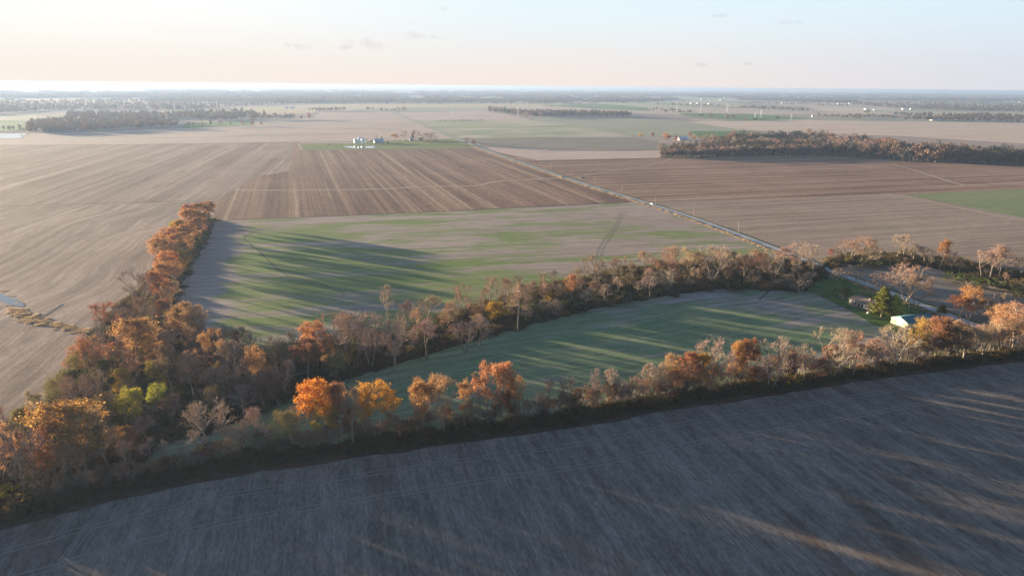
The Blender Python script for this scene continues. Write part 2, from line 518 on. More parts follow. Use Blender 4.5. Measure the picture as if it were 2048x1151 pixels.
# --- nearer fields, sunlit ones carry added sun brightness in their colours
fm_L1 = field_mat('worked_stubble_left', (0.14, 0.09, 0.065), (0.38, 0.275, 0.205), ANG_N - 0.1, 12, 1100, 1.6, seed=10, dark=(0.14, 0.095, 0.07), grain=0.28, bump=0.2, residue=((0.46, 0.35, 0.26), 0.6))
fm_L2 = field_mat('chisel_ploughed_soil', (0.115, 0.064, 0.042), (0.33, 0.195, 0.125), ANG_N, 10, 1200, 1.6, stripes=[(2.4, 0.1, 0.9)], seed=11, grain=0.35, bump=0.2, residue=((0.42, 0.29, 0.19), 0.57))
fm_H = field_mat('chisel_ploughed_soil_rows', (0.125, 0.068, 0.045), (0.38, 0.235, 0.155), ANG_E, 9, 900, 1.7, stripes=[(2.6, 0.08, 0.9)], seed=12, grain=0.35, bump=0.2, residue=((0.44, 0.31, 0.21), 0.58))
fm_I = field_mat('grey_brown_stubble', (0.205, 0.145, 0.105), (0.40, 0.295, 0.215), ANG_E, 6, 300, 1.3, green=(0.2, 0.19, 0.09), gthr=(0.54, 0.75), gscale=80, bump=0.15, seed=13, grain=0.24)
fm_J = field_mat('wheat_right', (0.18, 0.21, 0.085), (0.24, 0.25, 0.11), ANG_E, 6, 300, 1.2, seed=14, grain=0.18)
fm_M = field_mat('bean_stubble_left', (0.15, 0.10, 0.075), (0.41, 0.305, 0.23), ANG_N - 0.12, 6, 220, 1.5, green=(0.2, 0.2, 0.09), gthr=(0.58, 0.78), gscale=60, bump=0.2, seed=15, grain=0.3, warp=45, dark=(0.15, 0.105, 0.08), residue=((0.5, 0.4, 0.3), 0.62))
far_side = G(1300, 420)
gN = G(480, 600)
eA, eB = G(345, 612), G(428, 443)
eD = Vector(((eB - eA).y, -(eB - eA).x, 0)).normalized()
fm_N = field_mat('sown_wheat_middle', (0.26, 0.20, 0.16), (0.42, 0.33, 0.27), ANG_E - 0.07, 4.5, 200, 1.2, green=(0.155, 0.215, 0.045), gthr=(0.50, 0.60), gscale=58, stripes=[(9.5, 0.05, 1.4)], bump=0.15, seed=16, grain=0.22,
                gdir=((gN.x, gN.y), (EVP.x * 0.75 + NVP.x * 0.65, EVP.y * 0.75 + NVP.y * 0.65), 400.0, 0.10), edge=((eA.x, eA.y), (eD.x, eD.y), 34.0, 0.3), tram=(24.0, 0.6, (0.14, 0.115, 0.08)))
oO = G(900, 760)
fm_O = field_mat('sown_wheat_strip', (0.25, 0.20, 0.17), (0.40, 0.325, 0.27), ANG_E + 0.10, 3.5, 110, 1.3, green=(0.15, 0.21, 0.09), gthr=(0.47, 0.60), gscale=55, stripes=[(7.0, 0.06, 1.4)], bump=0.15, seed=17, grain=0.25, warp=22,
                gdir=((oO.x, oO.y), (EVP.x, EVP.y), 230.0, 0.16))
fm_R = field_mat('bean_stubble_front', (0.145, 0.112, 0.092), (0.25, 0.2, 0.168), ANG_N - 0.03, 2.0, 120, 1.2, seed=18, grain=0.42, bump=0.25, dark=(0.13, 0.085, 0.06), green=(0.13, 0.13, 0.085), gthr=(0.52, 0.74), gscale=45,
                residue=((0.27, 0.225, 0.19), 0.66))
fm_Q = field_mat('grey_stubble_right', (0.15, 0.125, 0.1), (0.25, 0.2, 0.165), ANG_E - 0.2, 6, 160, 1.0, seed=19, grain=0.2, green=(0.12, 0.13, 0.06), gthr=(0.55, 0.75))
fm_lawn = field_mat('lawn_grass', (0.05, 0.095, 0.022), (0.10, 0.15, 0.04), ANG_E, 5, 20, 1.0, seed=20, grain=0.22)
fm_farm_lawn = field_mat('farm_grass', (0.13, 0.17, 0.04), (0.24, 0.24, 0.075), ANG_E, 9, 40, 1.0, seed=21, grain=0.15, green=(0.085, 0.14, 0.03), gthr=(0.5, 0.62), gscale=30)
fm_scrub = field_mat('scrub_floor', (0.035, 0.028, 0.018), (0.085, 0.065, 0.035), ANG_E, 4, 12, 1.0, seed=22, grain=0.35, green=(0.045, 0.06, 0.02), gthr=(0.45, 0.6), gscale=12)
fm_leaf = field_mat('leaf_litter', (0.06, 0.038, 0.025), (0.13, 0.085, 0.055), ANG_E, 2, 8, 1.0, seed=23, grain=0.35)

sheet('field', [(-120, 291), (300, 289), (586, 284.5), (590, 289), (579, 342), (520, 352), (431, 403), (0, 415), (-120, 419)], 0.20, fm_L1, 'grey brown worked stubble with long diagonal tillage streaks')
sheet('field', [(586, 284.5), (600, 284), (600, 300), (780, 299.5), (963, 297), (1002, 306), (1274, 401), (1255, 405), (850, 425), (430, 442), (425, 404), (520, 352), (579, 342)], 0.205, fm_L2,
      'dark brown ploughed field striped with pale residue, left of the road')
sheet('field', [(1002, 306), (1075, 320.5), (1310, 316.5), (1420, 311), (1660, 309), (1860, 322), (2048, 329), (2150, 333), (2150, 374), (2048, 378), (1800, 389), (1400, 402), (1310, 404.5), (1274, 401)], 0.21, fm_H,
      'dark brown ploughed field with sideways rows in front of the long wood')
sheet('field', [(1276, 402), (1310, 404.5), (1400, 402), (1800, 389), (1850, 397), (2048, 440), (2200, 470), (2200, 640), (2048, 600), (1800, 560), (1700, 550), (1660, 535), (1545, 495), (1440, 455)], 0.215, fm_I,
      'grey brown stubble field right of the road with faint green tinge')
sheet('field', [(1808, 389), (2048, 378), (2200, 371), (2200, 470), (2048, 436), (1900, 406)], 0.22, fm_J, 'light green wheat field at the right edge')
sheet('field', [(-160, 419), (0, 415.5), (425, 404.5), (430, 441), (340, 640), (240, 720), (100, 880), (-300, 1010)], 0.225, fm_M, 'pale bean stubble field left of the orange tree row')
sheet('field', [(430, 442.5), (850, 425.5), (1255, 405.5), (1276, 402), (1440, 456), (1545, 497), (1600, 522), (1500, 545), (1300, 570), (1000, 610), (640, 680), (450, 700), (340, 645)], 0.23, fm_N,
      'large middle field of stubble greening with young wheat')
sheet('field', [(250, 960), (330, 880), (480, 830), (600, 785), (750, 738), (900, 690), (1100, 636), (1300, 593), (1450, 574), (1590, 576), (1680, 612), (1750, 648), (1790, 668), (1900, 680), (2150, 660), (2150, 705), (2048, 716), (1750, 752), (1450, 797),
                (1150, 846), (800, 894), (400, 953)], 0.235, fm_O, 'narrow curved green field between the creek trees and the front tree row')
sheet('field', [(1690, 530), (1740, 548), (1900, 560), (2048, 590), (2250, 630), (2250, 700), (2048, 672), (1960, 656), (1890, 622), (1780, 576)], 0.24, fm_Q, 'small grey stubble field right of the road')
sheet('lawn', [(1598, 577), (1640, 556), (1680, 556), (1780, 590), (1905, 640), (1930, 662), (1850, 668), (1790, 668), (1745, 648), (1690, 616), (1640, 592)], 0.245, fm_lawn, 'mown dark green lawn round the ranch house')
bl = G(-200, 1130)
front = [(0, 1052), (150, 1012), (300, 978), (450, 946), (600, 924), (800, 896), (1000, 869), (1150, 849), (1300, 820), (1450, 799), (1600, 776), (1750, 752), (1900, 735), (2048, 718)]
fl = smooth_line([G(x, y) for x, y in front], 12)
dl = (fl[0] - fl[6]).normalized(); dr = (fl[-1] - fl[-6]).normalized()
FRONT = [fl[0] + dl * 320, fl[0] + dl * 160] + fl + [fl[-1] + dr * 150, fl[-1] + dr * 400]
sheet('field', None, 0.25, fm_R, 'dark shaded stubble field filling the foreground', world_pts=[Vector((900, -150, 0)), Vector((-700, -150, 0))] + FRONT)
M_head = plain('pale_headland_track', (0.24, 0.195, 0.165), 0.95, var=0.25, scale=0.25)
for k, off in enumerate((13.0, 15.2, 27.0, 29.2)):
    strip('wheel_track', None, 0.55, 0.2535 + k * .0005, M_head, ['first', 'second', 'third', 'fourth'][k] + ' faint pale wheel track along the headland, counted from the front hedge', 10, 0.35, 60 + k, world_pts=FRONT, offset=-off if (FRONT[5] - FRONT[4]).x > 0 else off)
strip('leaf_litter_edge', None, 7.0, 0.256, fm_leaf, 'brown leaf litter along the front hedge foot', 12, 0.25, 4, world_pts=FRONT, offset=0.5)
sheet('farm_lawn', [(596, 287.5), (701, 286.5), (701, 283), (834, 280), (902, 277.5), (951, 293), (952, 295.5), (783, 298.5), (607, 300.5)], 0.262, fm_farm_lawn, 'yellow green grass plot around the far farmstead')

# --- road, verge, ditch
road_px = [(778, 219), (800, 230), (835, 244), (872, 259), (945, 290), (1010, 314), (1100, 345), (1190, 375), (1300, 408), (1400, 441), (1550, 497), (1660, 541), (1760, 578), (1900, 632), (1985, 664), (2100, 706)]
ROAD = smooth_line([G(x, y) for x, y in road_px], 20)


def road_mat():
    mt, t = new_mat('old_asphalt')
    g = t.n('ShaderNodeNewGeometry')
    n = t.noise(g.outputs['Position'], 0.3, 6.0, 0.7)
    c = t.mix(t.ramp(n, 0.3, 0.7), (0.34, 0.335, 0.33), (0.46, 0.45, 0.435))
    out(t, principled(t, c, 0.9, spec=0.08))
    return mt


M_road = road_mat()
M_gravel = plain('pale_gravel', (0.42, 0.38, 0.33), 0.95, var=0.2, scale=0.8)
M_verge = field_mat('verge_grass', (0.07, 0.085, 0.025), (0.17, 0.16, 0.06), ANG_N, 2, 20, 1.0, seed=30, grain=0.3)
M_ditch_shade = plain('shaded_ditch_weeds', (0.035, 0.05, 0.022), 0.95, var=0.4, scale=0.3)  # green weeds, darkened: shade of the unmodelled ditch hollow put into the colour
strip('verge', None, 13.0, 0.27, M_verge, 'grassy verge along both sides of the county road', 20, 0.12, 3, world_pts=ROAD)
strip('road', None, 6.4, 0.30, M_road, 'straight narrow county road running to the far left', 20, world_pts=ROAD)
strip('ditch', None, 2.0, 0.286, M_ditch_shade, 'flat green ditch strip, shade put into its colour, along the left road side', 20, 0.2, 8, world_pts=[p for p in ROAD if 390 < p.y < 620], offset=5.4)
strip('road_shoulder', None, 0.7, 0.288, M_gravel, 'pale gravel shoulder on the left road edge', 20, 0.2, 8, world_pts=ROAD, offset=3.05)
strip('road_shoulder', None, 0.7, 0.289, M_gravel, 'pale gravel shoulder on the right road edge', 20, 0.2, 9, world_pts=ROAD, offset=-3.05)

M_pale = field_mat('dry_grass_strip', (0.32, 0.23, 0.15), (0.48, 0.36, 0.24), ANG_E, 2, 12, 1.0, seed=31, grain=0.25)
M_rut = plain('dark_rut', (0.075, 0.062, 0.045), 0.95, var=0.3, scale=0.3)
M_track = plain('faint_track', (0.15, 0.13, 0.09), 0.95, var=0.3, scale=0.3)
M_edge = plain('dark_field_edge', (0.07, 0.055, 0.042), 0.95, var=0.35, scale=0.1)
strip('grass_waterway', [(470, 380), (560, 381), (735, 379), (800, 376), (870, 373), (950, 372), (995, 363), (1060, 359), (1128, 356)], 6.0, 0.31, M_pale, 'pale dry grass waterway winding across the dark ploughed field', 10, 0.5, 5)
strip('grass_waterway', [(1150, 354), (1200, 346), (1250, 338), (1300, 330), (1345, 318)], 4.0, 0.31, M_pale, 'thin pale waterway right of the road running toward the long wood', 10, 0.6, 6)
strip('grass_waterway', [(1780, 328), (1830, 341), (1880, 357), (1930, 372)], 5.0, 0.311, M_pale, 'pale diagonal waterway in the ploughed field below the long wood', 10, 0.6, 7)
strip('field_edge', [(-100, 421), (0, 416), (150, 411), (300, 407), (425, 402)], 5.0, 0.312, M_pale, 'pale grass boundary line across the left fields', 12, 0.5, 8)
strip('field_edge', [(-100, 418.5), (0, 413.5), (150, 408.5), (300, 404.5), (425, 400)], 2.0, 0.314, M_edge, 'dark furrow above the pale left boundary line', 12, 0.5, 9)
strip('field_edge', [(433, 442), (560, 437), (850, 425), (1100, 412), (1262, 404)], 3.0, 0.316, M_edge, 'dark furrow between the ploughed field and the middle green field', 12, 0.5, 10)
strip('field_edge', [(-80, 291), (300, 288.5), (590, 284), (700, 284)], 9.0, 0.318, M_edge, 'dark line between the far tan field and the striped fields', 30, 0.4, 11)
strip('field_edge', [(597, 286), (603, 301)], 5.0, 0.32, M_pale, 'pale bank at the left end of the farm grass plot', 10, 0.2, 12)
strip('field_edge', [(606, 302), (783, 300), (960, 297)], 5.0, 0.321, M_edge, 'dark line under the farm grass plot', 30, 0.4, 12)
strip('field_edge', [(1268, 274.3), (1100, 275.5), (946, 277.3)], 5.0, 0.322, M_edge, 'thin dark line over the grey green field', 30, 0.4, 12)
strip('field_edge', [(1100, 300), (1200, 302), (1318, 301)], 7.0, 0.323, M_verge, 'dark green grass line over the pink stubble strip', 30, 0.5, 12)
strip('farm_track', [(1760, 388), (1800, 392), (1900, 412), (2048, 442), (2200, 474)], 6.0, 0.317, M_pale, 'pale track along the lower edge of the right green field', 12, 0.2, 13)
strip('rut', [(560, 452), (520, 460), (488, 474), (500, 488), (520, 505), (545, 530), (572, 550)], 0.9, 0.319, M_rut, 'thin dark winding rut in the middle green field', 4, 0.4, 14)
strip('rut', [(572, 550), (610, 560), (650, 572), (690, 588)], 0.8, 0.32, M_rut, 'faint dark rut leading down to the creek trees', 4, 0.4, 15)
for k, dx in enumerate((0, 9)):
    strip('wheel_track', [(1243 + dx * 0.6, 425), (1225 + dx * 0.8, 455), (1203 + dx, 485), (1192 + dx, 510), (1190 + dx, 540)], 0.45, 0.321 + k * .001, M_track,
          ('left' if k == 0 else 'right') + ' one of two dark tractor wheel tracks in the middle field', 5, 0.3, 16 + k)
strip('rut', [(1518, 600), (1528, 591), (1538, 582)], 1.0, 0.322, M_rut, 'short dark rut at the top of the curved green field', 4, 0.3, 18)
strip('farm_track', [(0, 880), (60, 830), (140, 745), (215, 690)], 1.0, 0.319, M_rut, 'thin diagonal wheel track in the left stubble field', 6, 0.4, 19)
strip('farm_track', [(88, 631), (125, 608)], 1.4, 0.319, M_rut, 'short dark furrow joining the reed ditch', 6, 0.4, 20)
strip('driveway', [(1884, 633), (1860, 642), (1830, 640), (1800, 631), (1788, 624)], 4.0, 0.30, M_gravel, 'pale gravel driveway behind the shed', 3, 0.15, 21)
strip('driveway', [(1895, 636), (1880, 639), (1860, 645), (1850, 652)], 5.0, 0.303, M_gravel, 'pale gravel yard right of the shed', 3, 0.15, 22)


def water_mat():
    mt, t = new_mat('still_water')
    g = t.n('ShaderNodeNewGeometry')
    n = t.noise(g.outputs['Position'], 0.6, 3.0)
    b = t.n('ShaderNodeBump', {'Strength': 0.05, 'Distance': 0.05, 'Height': n})
    out(t, t.n('ShaderNodeBsdfPrincipled', {'Base Color': (0.05, 0.06, 0.06), 'Roughness': 0.04, 'IOR': 1.33, 'Specular IOR Level': 0.8, 'Normal': b}))
    return mt


M_water = water_mat()
M_mud = plain('wet_mud', (0.16, 0.12, 0.09), 0.8, var=0.25, scale=0.4)


def pond(px, z, label):
    c = G(*px[0])
    ring = smooth_line([G(x, y) for x, y in px + [px[0]]], 3)[:-1]
    cc = sum(ring, Vector()) / len(ring)
    sheet('pond_bank', None, z, M_mud, 'muddy rim of ' + label, world_pts=[cc + (p - cc) * 1.06 for p in ring])
    sheet('pond', None, z + 0.03, M_water, label, world_pts=ring)


pond([(686, 293.5), (700, 292.6), (725, 293.4), (748, 292.4), (755, 294), (745, 296), (720, 296.8), (702, 296.2)], 0.33, 'bright pond on the far farm grass plot')
pond([(-60, 266), (0, 267.5), (50, 267.5), (54, 269), (40, 271.5), (46, 274), (35, 276.5), (0, 277.5), (-60, 277.5)], 0.33, 'bright pond at the left edge behind the fields')
pond([(205, 237.5), (230, 237.5), (232, 239.5), (206, 240)], 0.33, 'small pond among the hazy left trees')
pond([(106, 181.6), (132, 181.6), (132, 182.6), (106, 182.6)], 0.33, 'far sliver of water below the left horizon')
pond([(-25, 583), (0, 588), (22, 596), (46, 607), (44, 613.5), (20, 610), (0, 602), (-25, 594)], 0.33, 'narrow puddle reflecting the sky in the left ditch')
pond([(168, 661), (175, 661), (176, 663), (169, 663)], 0.33, 'tiny puddle at the edge of the left woodland')
# ------------------------------------------------------------------ the air
HAZE_DENSITY = 0.00009
hz, t = new_mat('haze')
out(t, None, t.n('ShaderNodeVolumePrincipled', {'Color': (0.26, 0.355, 0.53), 'Density': HAZE_DENSITY, 'Anisotropy': 0.27}))
hz.cycles.homogeneous_volume = True
HB = 59500.0
haze = MB().box(-HB, HB, -3500, HB, -1.0, 121.5).build('haze', hz)
tag(haze, 'thin evening haze over the whole plain', kind='stuff')
# ------------------------------------------------------------------ trees: shapes
def bark_mat():
    mt, t = new_mat('bark')
    oi = t.n('ShaderNodeObjectInfo')
    g = t.n('ShaderNodeNewGeometry')
    n = t.noise(g.outputs['Position'], 1.3, 4.0, 0.7)
    base = t.mix(oi.outputs['Random'], (0.19, 0.15, 0.115), (0.34, 0.29, 0.235))
    c = t.mix(t.ramp(n, 0.35, 0.7), base, t.n('ShaderNodeVectorMath', {0: base, 1: (0.6, 0.58, 0.55)}, operation='MULTIPLY').outputs[0])
    out(t, principled(t, c, 0.9, spec=0.1))
    return mt


def twig_mat():
    mt, t = new_mat('twigs')
    oi = t.n('ShaderNodeObjectInfo')
    g = t.n('ShaderNodeNewGeometry')
    base = t.mix(0.55, (0.30, 0.22, 0.17), oi.outputs['Color'])
    k = t.n('ShaderNodeMapRange', {0: g.outputs['Random Per Island'], 3: 0.7, 4: 1.3}).outputs[0]
    c = t.mix(1.0, base, t.n('ShaderNodeCombineXYZ', {0: k, 1: k, 2: k}), 'MULTIPLY')
    out(t, t.n('ShaderNodeBsdfDiffuse', {'Color': c}))
    return mt


def leaf_mat(name='leaves', random_ramp=None):
    mt, t = new_mat(name)
    oi = t.n('ShaderNodeObjectInfo')
    g = t.n('ShaderNodeNewGeometry')
    if random_ramp is None:
        base = oi.outputs['Color']
    else:
        cr = t.n('ShaderNodeValToRGB', {0: oi.outputs['Random']})
        el = cr.color_ramp.elements
        el[0].color = (*random_ramp[0], 1); el[0].position = 0
        el[1].color = (*random_ramp[-1], 1); el[1].position = 1
        for i, c in enumerate(random_ramp[1:-1]):
            e = el.new((i + 1) / (len(random_ramp) - 1)); e.color = (*c, 1)
        cr.color_ramp.interpolation = 'LINEAR'
        base = cr.outputs[0]
    hs = t.n('ShaderNodeHueSaturation', {'Hue': t.n('ShaderNodeMapRange', {0: g.outputs['Random Per Island'], 3: 0.484, 4: 0.52}), 'Saturation': 1.0,
                                         'Value': t.n('ShaderNodeMapRange', {0: t.math('FRACT', t.math('MULTIPLY', g.outputs['Random Per Island'], 17.3)), 3: 0.6, 4: 1.4}), 'Color': base})
    n = t.noise(g.outputs['Position'], 0.45, 3.0, 0.6)
    c = t.mix(t.ramp(n, 0.35, 0.7), hs, t.n('ShaderNodeVectorMath', {0: hs.outputs[0], 1: (0.72, 0.62, 0.6)}, operation='MULTIPLY').outputs[0])
    d = t.n('ShaderNodeBsdfDiffuse', {'Color': c})
    tr = t.n('ShaderNodeBsdfTranslucent', {'Color': c})
    out(t, t.n('ShaderNodeMixShader', {0: 0.38, 1: d, 2: tr}))
    return mt


M_bark, M_twig, M_leaf = bark_mat(), twig_mat(), leaf_mat()
M_stick = plain('scrub_sticks', (0.13, 0.095, 0.06), 0.95, var=0.3)
M_scrub = leaf_mat('scrub_leaves', [(0.075, 0.08, 0.022), (0.12, 0.085, 0.035), (0.055, 0.065, 0.02), (0.17, 0.105, 0.05), (0.10, 0.11, 0.025), (0.15, 0.085, 0.045)])
M_farleaf = leaf_mat('far_leaves', [(0.12, 0.075, 0.05), (0.085, 0.075, 0.05), (0.15, 0.085, 0.055), (0.10, 0.085, 0.065), (0.07, 0.065, 0.035), (0.16, 0.10, 0.07)])
M_reed = leaf_mat('dry_reeds', [(0.46, 0.35, 0.22), (0.52, 0.40, 0.26), (0.40, 0.31, 0.2)])


def tubes_np(lines, sides):
    """lines: list of (points n×3, radii n)"""
    V, T, b = [], [], 0
    for P, R in lines:
        n = len(P)
        D = np.gradient(P, axis=0); D /= np.linalg.norm(D, axis=1)[:, None] + 1e-9
        up = np.where(np.abs(D[:, 2:3]) < 0.9, np.array([[0, 0, 1.0]]), np.array([[1.0, 0, 0]]))
        U = np.cross(D, up); U /= np.linalg.norm(U, axis=1)[:, None] + 1e-9
        Wv = np.cross(D, U)
        a = np.arange(sides) * 2 * np.pi / sides
        ring = P[:, None, :] + R[:, None, None] * (np.cos(a)[None, :, None] * U[:, None, :] + np.sin(a)[None, :, None] * Wv[:, None, :])
        V.append(ring.reshape(-1, 3))
        i = np.arange(n - 1)[:, None] * sides; k = np.arange(sides)[None, :]; k2 = (k + 1) % sides
        q0, q1, q2, q3 = b + i + k, b + i + k2, b + i + sides + k2, b + i + sides + k
        T.append(np.stack([q0, q1, q2], -1).reshape(-1, 3)); T.append(np.stack([q0, q2, q3], -1).reshape(-1, 3))
        b += n * sides
    return np.concatenate(V), np.concatenate(T)


def ribbons_np(P0, P1, wd, rng):
    """thin twigs: one narrow triangle pair each"""
    n = len(P0)
    D = P1 - P0
    r = rng.normal(size=(n, 3)); U = np.cross(D, r); U /= np.linalg.norm(U, axis=1)[:, None] + 1e-9
    wv = U * (wd[:, None] if hasattr(wd, '__len__') else wd)
    V = np.stack([P0 - wv * 0.5, P0 + wv * 0.5, P1], 1).reshape(-1, 3)
    T = np.arange(n * 3).reshape(-1, 3)
    return V, T


def leaves_np(C, size, rng, flat=0.0):
    n = len(C)
    a = rng.normal(size=(n, 3)); b = rng.normal(size=(n, 3))
    if flat: a[:, 2] *= (1 - flat); b[:, 2] *= (1 - flat)
    a /= np.linalg.norm(a, axis=1)[:, None]; b -= (a * b).sum(1)[:, None] * a; b /= np.linalg.norm(b, axis=1)[:, None]
    s = (size * rng.uniform(0.6, 1.4, n))[:, None]
    V = np.stack([C - a * s * 0.5 - b * s * 0.3, C + a * s * 0.5 - b * s * 0.3, C + b * s * 0.6], 1).reshape(-1, 3)
    return V, np.arange(n * 3).reshape(-1, 3)


def curve_np(p0, d, L, n, bend, rng, lift=0.0):
    P = [p0]; d = d / np.linalg.norm(d)
    for _ in range(n):
        d = d + rng.normal(size=3) * bend + np.array([0, 0, lift]); d = d / np.linalg.norm(d)
        P.append(P[-1] + d * L / n)
    return np.array(P)


def rot_about(d, ang, az):
    u = np.cross(d, [0, 0, 1.0]); nu = np.linalg.norm(u)
    u = np.array([1.0, 0, 0]) if nu < 1e-3 else u / nu
    v = np.cross(u, d)
    return d * math.cos(ang) + (u * math.cos(az) + v * math.sin(az)) * math.sin(ang)


def exit_len(p, d, c, ax):
    q = (p - c) / ax; e = d / ax
    A = e @ e; B = q @ e; Cc = q @ q - 1
    disc = B * B - A * Cc
    if disc < 0: return 0.6
    return max(0.6, (-B + math.sqrt(disc)) / A)


TREES = {}


def make_tree(key, seed, H=20.0, wd=12.0, base=0.28, limbs=9, br=6, sub=5, twigs=11, upright=0.5, leaves=0, leaf_size=0.32, forks=1, twig_w=0.055, trunk_r=0.32, cover=(0.0, 1.0), lean=0.04):
    """a deciduous tree: forked trunk, limbs that reach a ragged crown outline, twigs and, if any, leaves in clumps at the twig tips"""
    rng = np.random.default_rng(seed)
    c = np.array([rng.uniform(-.05, .05) * wd, rng.uniform(-.05, .05) * wd, H * (base + 1.0) / 2]); ax = np.array([wd / 2, wd / 2 * rng.uniform(0.85, 1.1), H * (1 - base) / 2])
    big, mid, small, tw0, tw1, tips = [], [], [], [], [], []
    leaders = []
    if forks == 1:
        P = curve_np(np.zeros(3), np.array([rng.normal() * lean, rng.normal() * lean, 1.0]), H * 0.86, 9, 0.06, rng, 0.03)
        leaders.append((P, np.linspace(trunk_r, 0.05, 10), base * 0.95))
    else:
        for k in range(forks):
            az = 2 * math.pi * (k + rng.uniform(-.2, .2)) / forks
            d = np.array([math.cos(az) * 0.32, math.sin(az) * 0.32, 1.0])
            P = curve_np(np.array([math.cos(az), math.sin(az), 0]) * trunk_r * 0.5, d, H * rng.uniform(0.82, 0.95), 9, 0.07, rng, 0.02)
            leaders.append((P, np.linspace(trunk_r * 0.72, 0.045, 10), base * 0.8))
    for P, R, b0 in leaders:
        big.append((P, R))
        nl = max(4, int(limbs / len(leaders) + 0.5)) if forks > 1 else limbs
        ga = rng.uniform(0, 6.28)
        for i in range(nl):
            f = b0 + (0.93 - b0) * (i + rng.uniform(0, .8)) / nl
            x = f / 0.86 * 9 if f / 0.86 < 0.98 else 8.8
            j = min(8, int(x)); p = P[j] + (P[j + 1] - P[j]) * (x - j)
            ga += 2.4 + rng.normal() * .3
            ang = (1.15 - 0.75 * (f - b0) / (0.95 - b0)) * (1.25 - upright * 0.55) * rng.uniform(0.8, 1.15)
            d = np.array([math.sin(ang) * math.cos(ga), math.sin(ang) * math.sin(ga), math.cos(ang)])
            L = exit_len(p, d, c, ax) * rng.uniform(0.75, 1.1)
            L = min(L, H * 0.6)
            r0 = 0.4 * R[j] + 0.03
            Q = curve_np(p, d, L, 5, 0.1, rng, 0.07 * upright)
            big.append((Q, np.linspace(r0, 0.035, 6)))
            nb = max(3, int(br * (0.5 + L / (wd * 0.6))))
            for b in range(nb):
                y = (0.25 + 0.72 * (b + rng.uniform(0, .9)) / nb) * 5
                jj = min(4, int(y)); q = Q[jj] + (Q[jj + 1] - Q[jj]) * (y - jj)
                dq = (Q[jj + 1] - Q[jj]); dq /= np.linalg.norm(dq)
                d2 = rot_about(dq, rng.uniform(.45, 1.0), rng.uniform(0, 6.28)) + np.array([0, 0, 0.25 * upright])
                d2 /= np.linalg.norm(d2)
                L2 = min(exit_len(q, d2, c, ax) * rng.uniform(0.6, 1.05), H * 0.22)
                B = curve_np(q, d2, L2, 3, 0.14, rng, 0.05)
                mid.append((B, np.linspace(0.05, 0.025, 4)))
                ns = max(3, int(sub * (0.4 + L2 / 3.0)))
                for s in range(ns):
                    z = (0.2 + 0.78 * (s + rng.uniform(0, .9)) / ns) * 3
                    j3 = min(2, int(z)); o = B[j3] + (B[j3 + 1] - B[j3]) * (z - j3)
                    d3 = rot_about((B[j3 + 1] - B[j3]) / (np.linalg.norm(B[j3 + 1] - B[j3]) + 1e-9), rng.uniform(.4, 1.1), rng.uniform(0, 6.28)) + np.array([0, 0, 0.2])
                    L3 = rng.uniform(0.7, 1.7) * H / 20
                    e = o + d3 / np.linalg.norm(d3) * L3
                    small.append((o, e))
    S0 = np.array([a for a, _ in small]); S1 = np.array([b for _, b in small])
    n = len(S0) * twigs
    idx = np.repeat(np.arange(len(S0)), twigs)
    f = rng.uniform(0.1, 1.0, n)[:, None]
    A = S0[idx] * (1 - f) + S1[idx] * f
    D = (S1 - S0)[idx]; D /= np.linalg.norm(D, axis=1)[:, None]
    D = D + rng.normal(size=(n, 3)) * 0.6 + np.array([0, 0, 0.4]); D /= np.linalg.norm(D, axis=1)[:, None]
    B = A + D * rng.uniform(0.4, 1.2, n)[:, None] * H / 20
    V1, T1 = ribbons_np(A, B, twig_w, rng)
    V2, T2 = ribbons_np(S0, S1, twig_w * 1.6, rng)
    V, T = [V1, V2], [T1, T2 + len(V1)]
    mi = [np.zeros(len(T1) + len(T2), int)]
    if leaves:
        zr = (S1[:, 2] - base * H) / (H * (1 - base))
        ok = np.where((zr >= cover[0]) & (zr <= cover[1]))[0]
        keep = ok[rng.random(len(ok)) < 0.8]
        wts = rng.uniform(0.2, 1.0, len(keep)); wts /= wts.sum()
        k = rng.choice(keep, leaves, p=wts)
        C = S1[k] + rng.normal(size=(leaves, 3)) * 0.42 * H / 20
        V3, T3 = leaves_np(C, leaf_size, rng)
        T.append(T3 + len(V1) + len(V2)); V.append(V3); mi.append(np.ones(len(T3), int))
    crown = mesh_np('crown', np.concatenate(V), np.concatenate(T), [M_twig, M_leaf], np.concatenate(mi))
    bv, bt = tubes_np(big, 6)
    mv, mtv = tubes_np(mid, 3)
    trunk = mesh_np('trunk', np.concatenate([bv, mv]), np.concatenate([bt, mtv + len(bv)]), [M_bark], smooth=True)
    zmax = float(np.percentile(B[:, 2], 99.5)); xw = float(np.percentile(np.abs(B[:, :2]), 97)) * 2
    TREES[key] = (trunk, crown, zmax, xw)


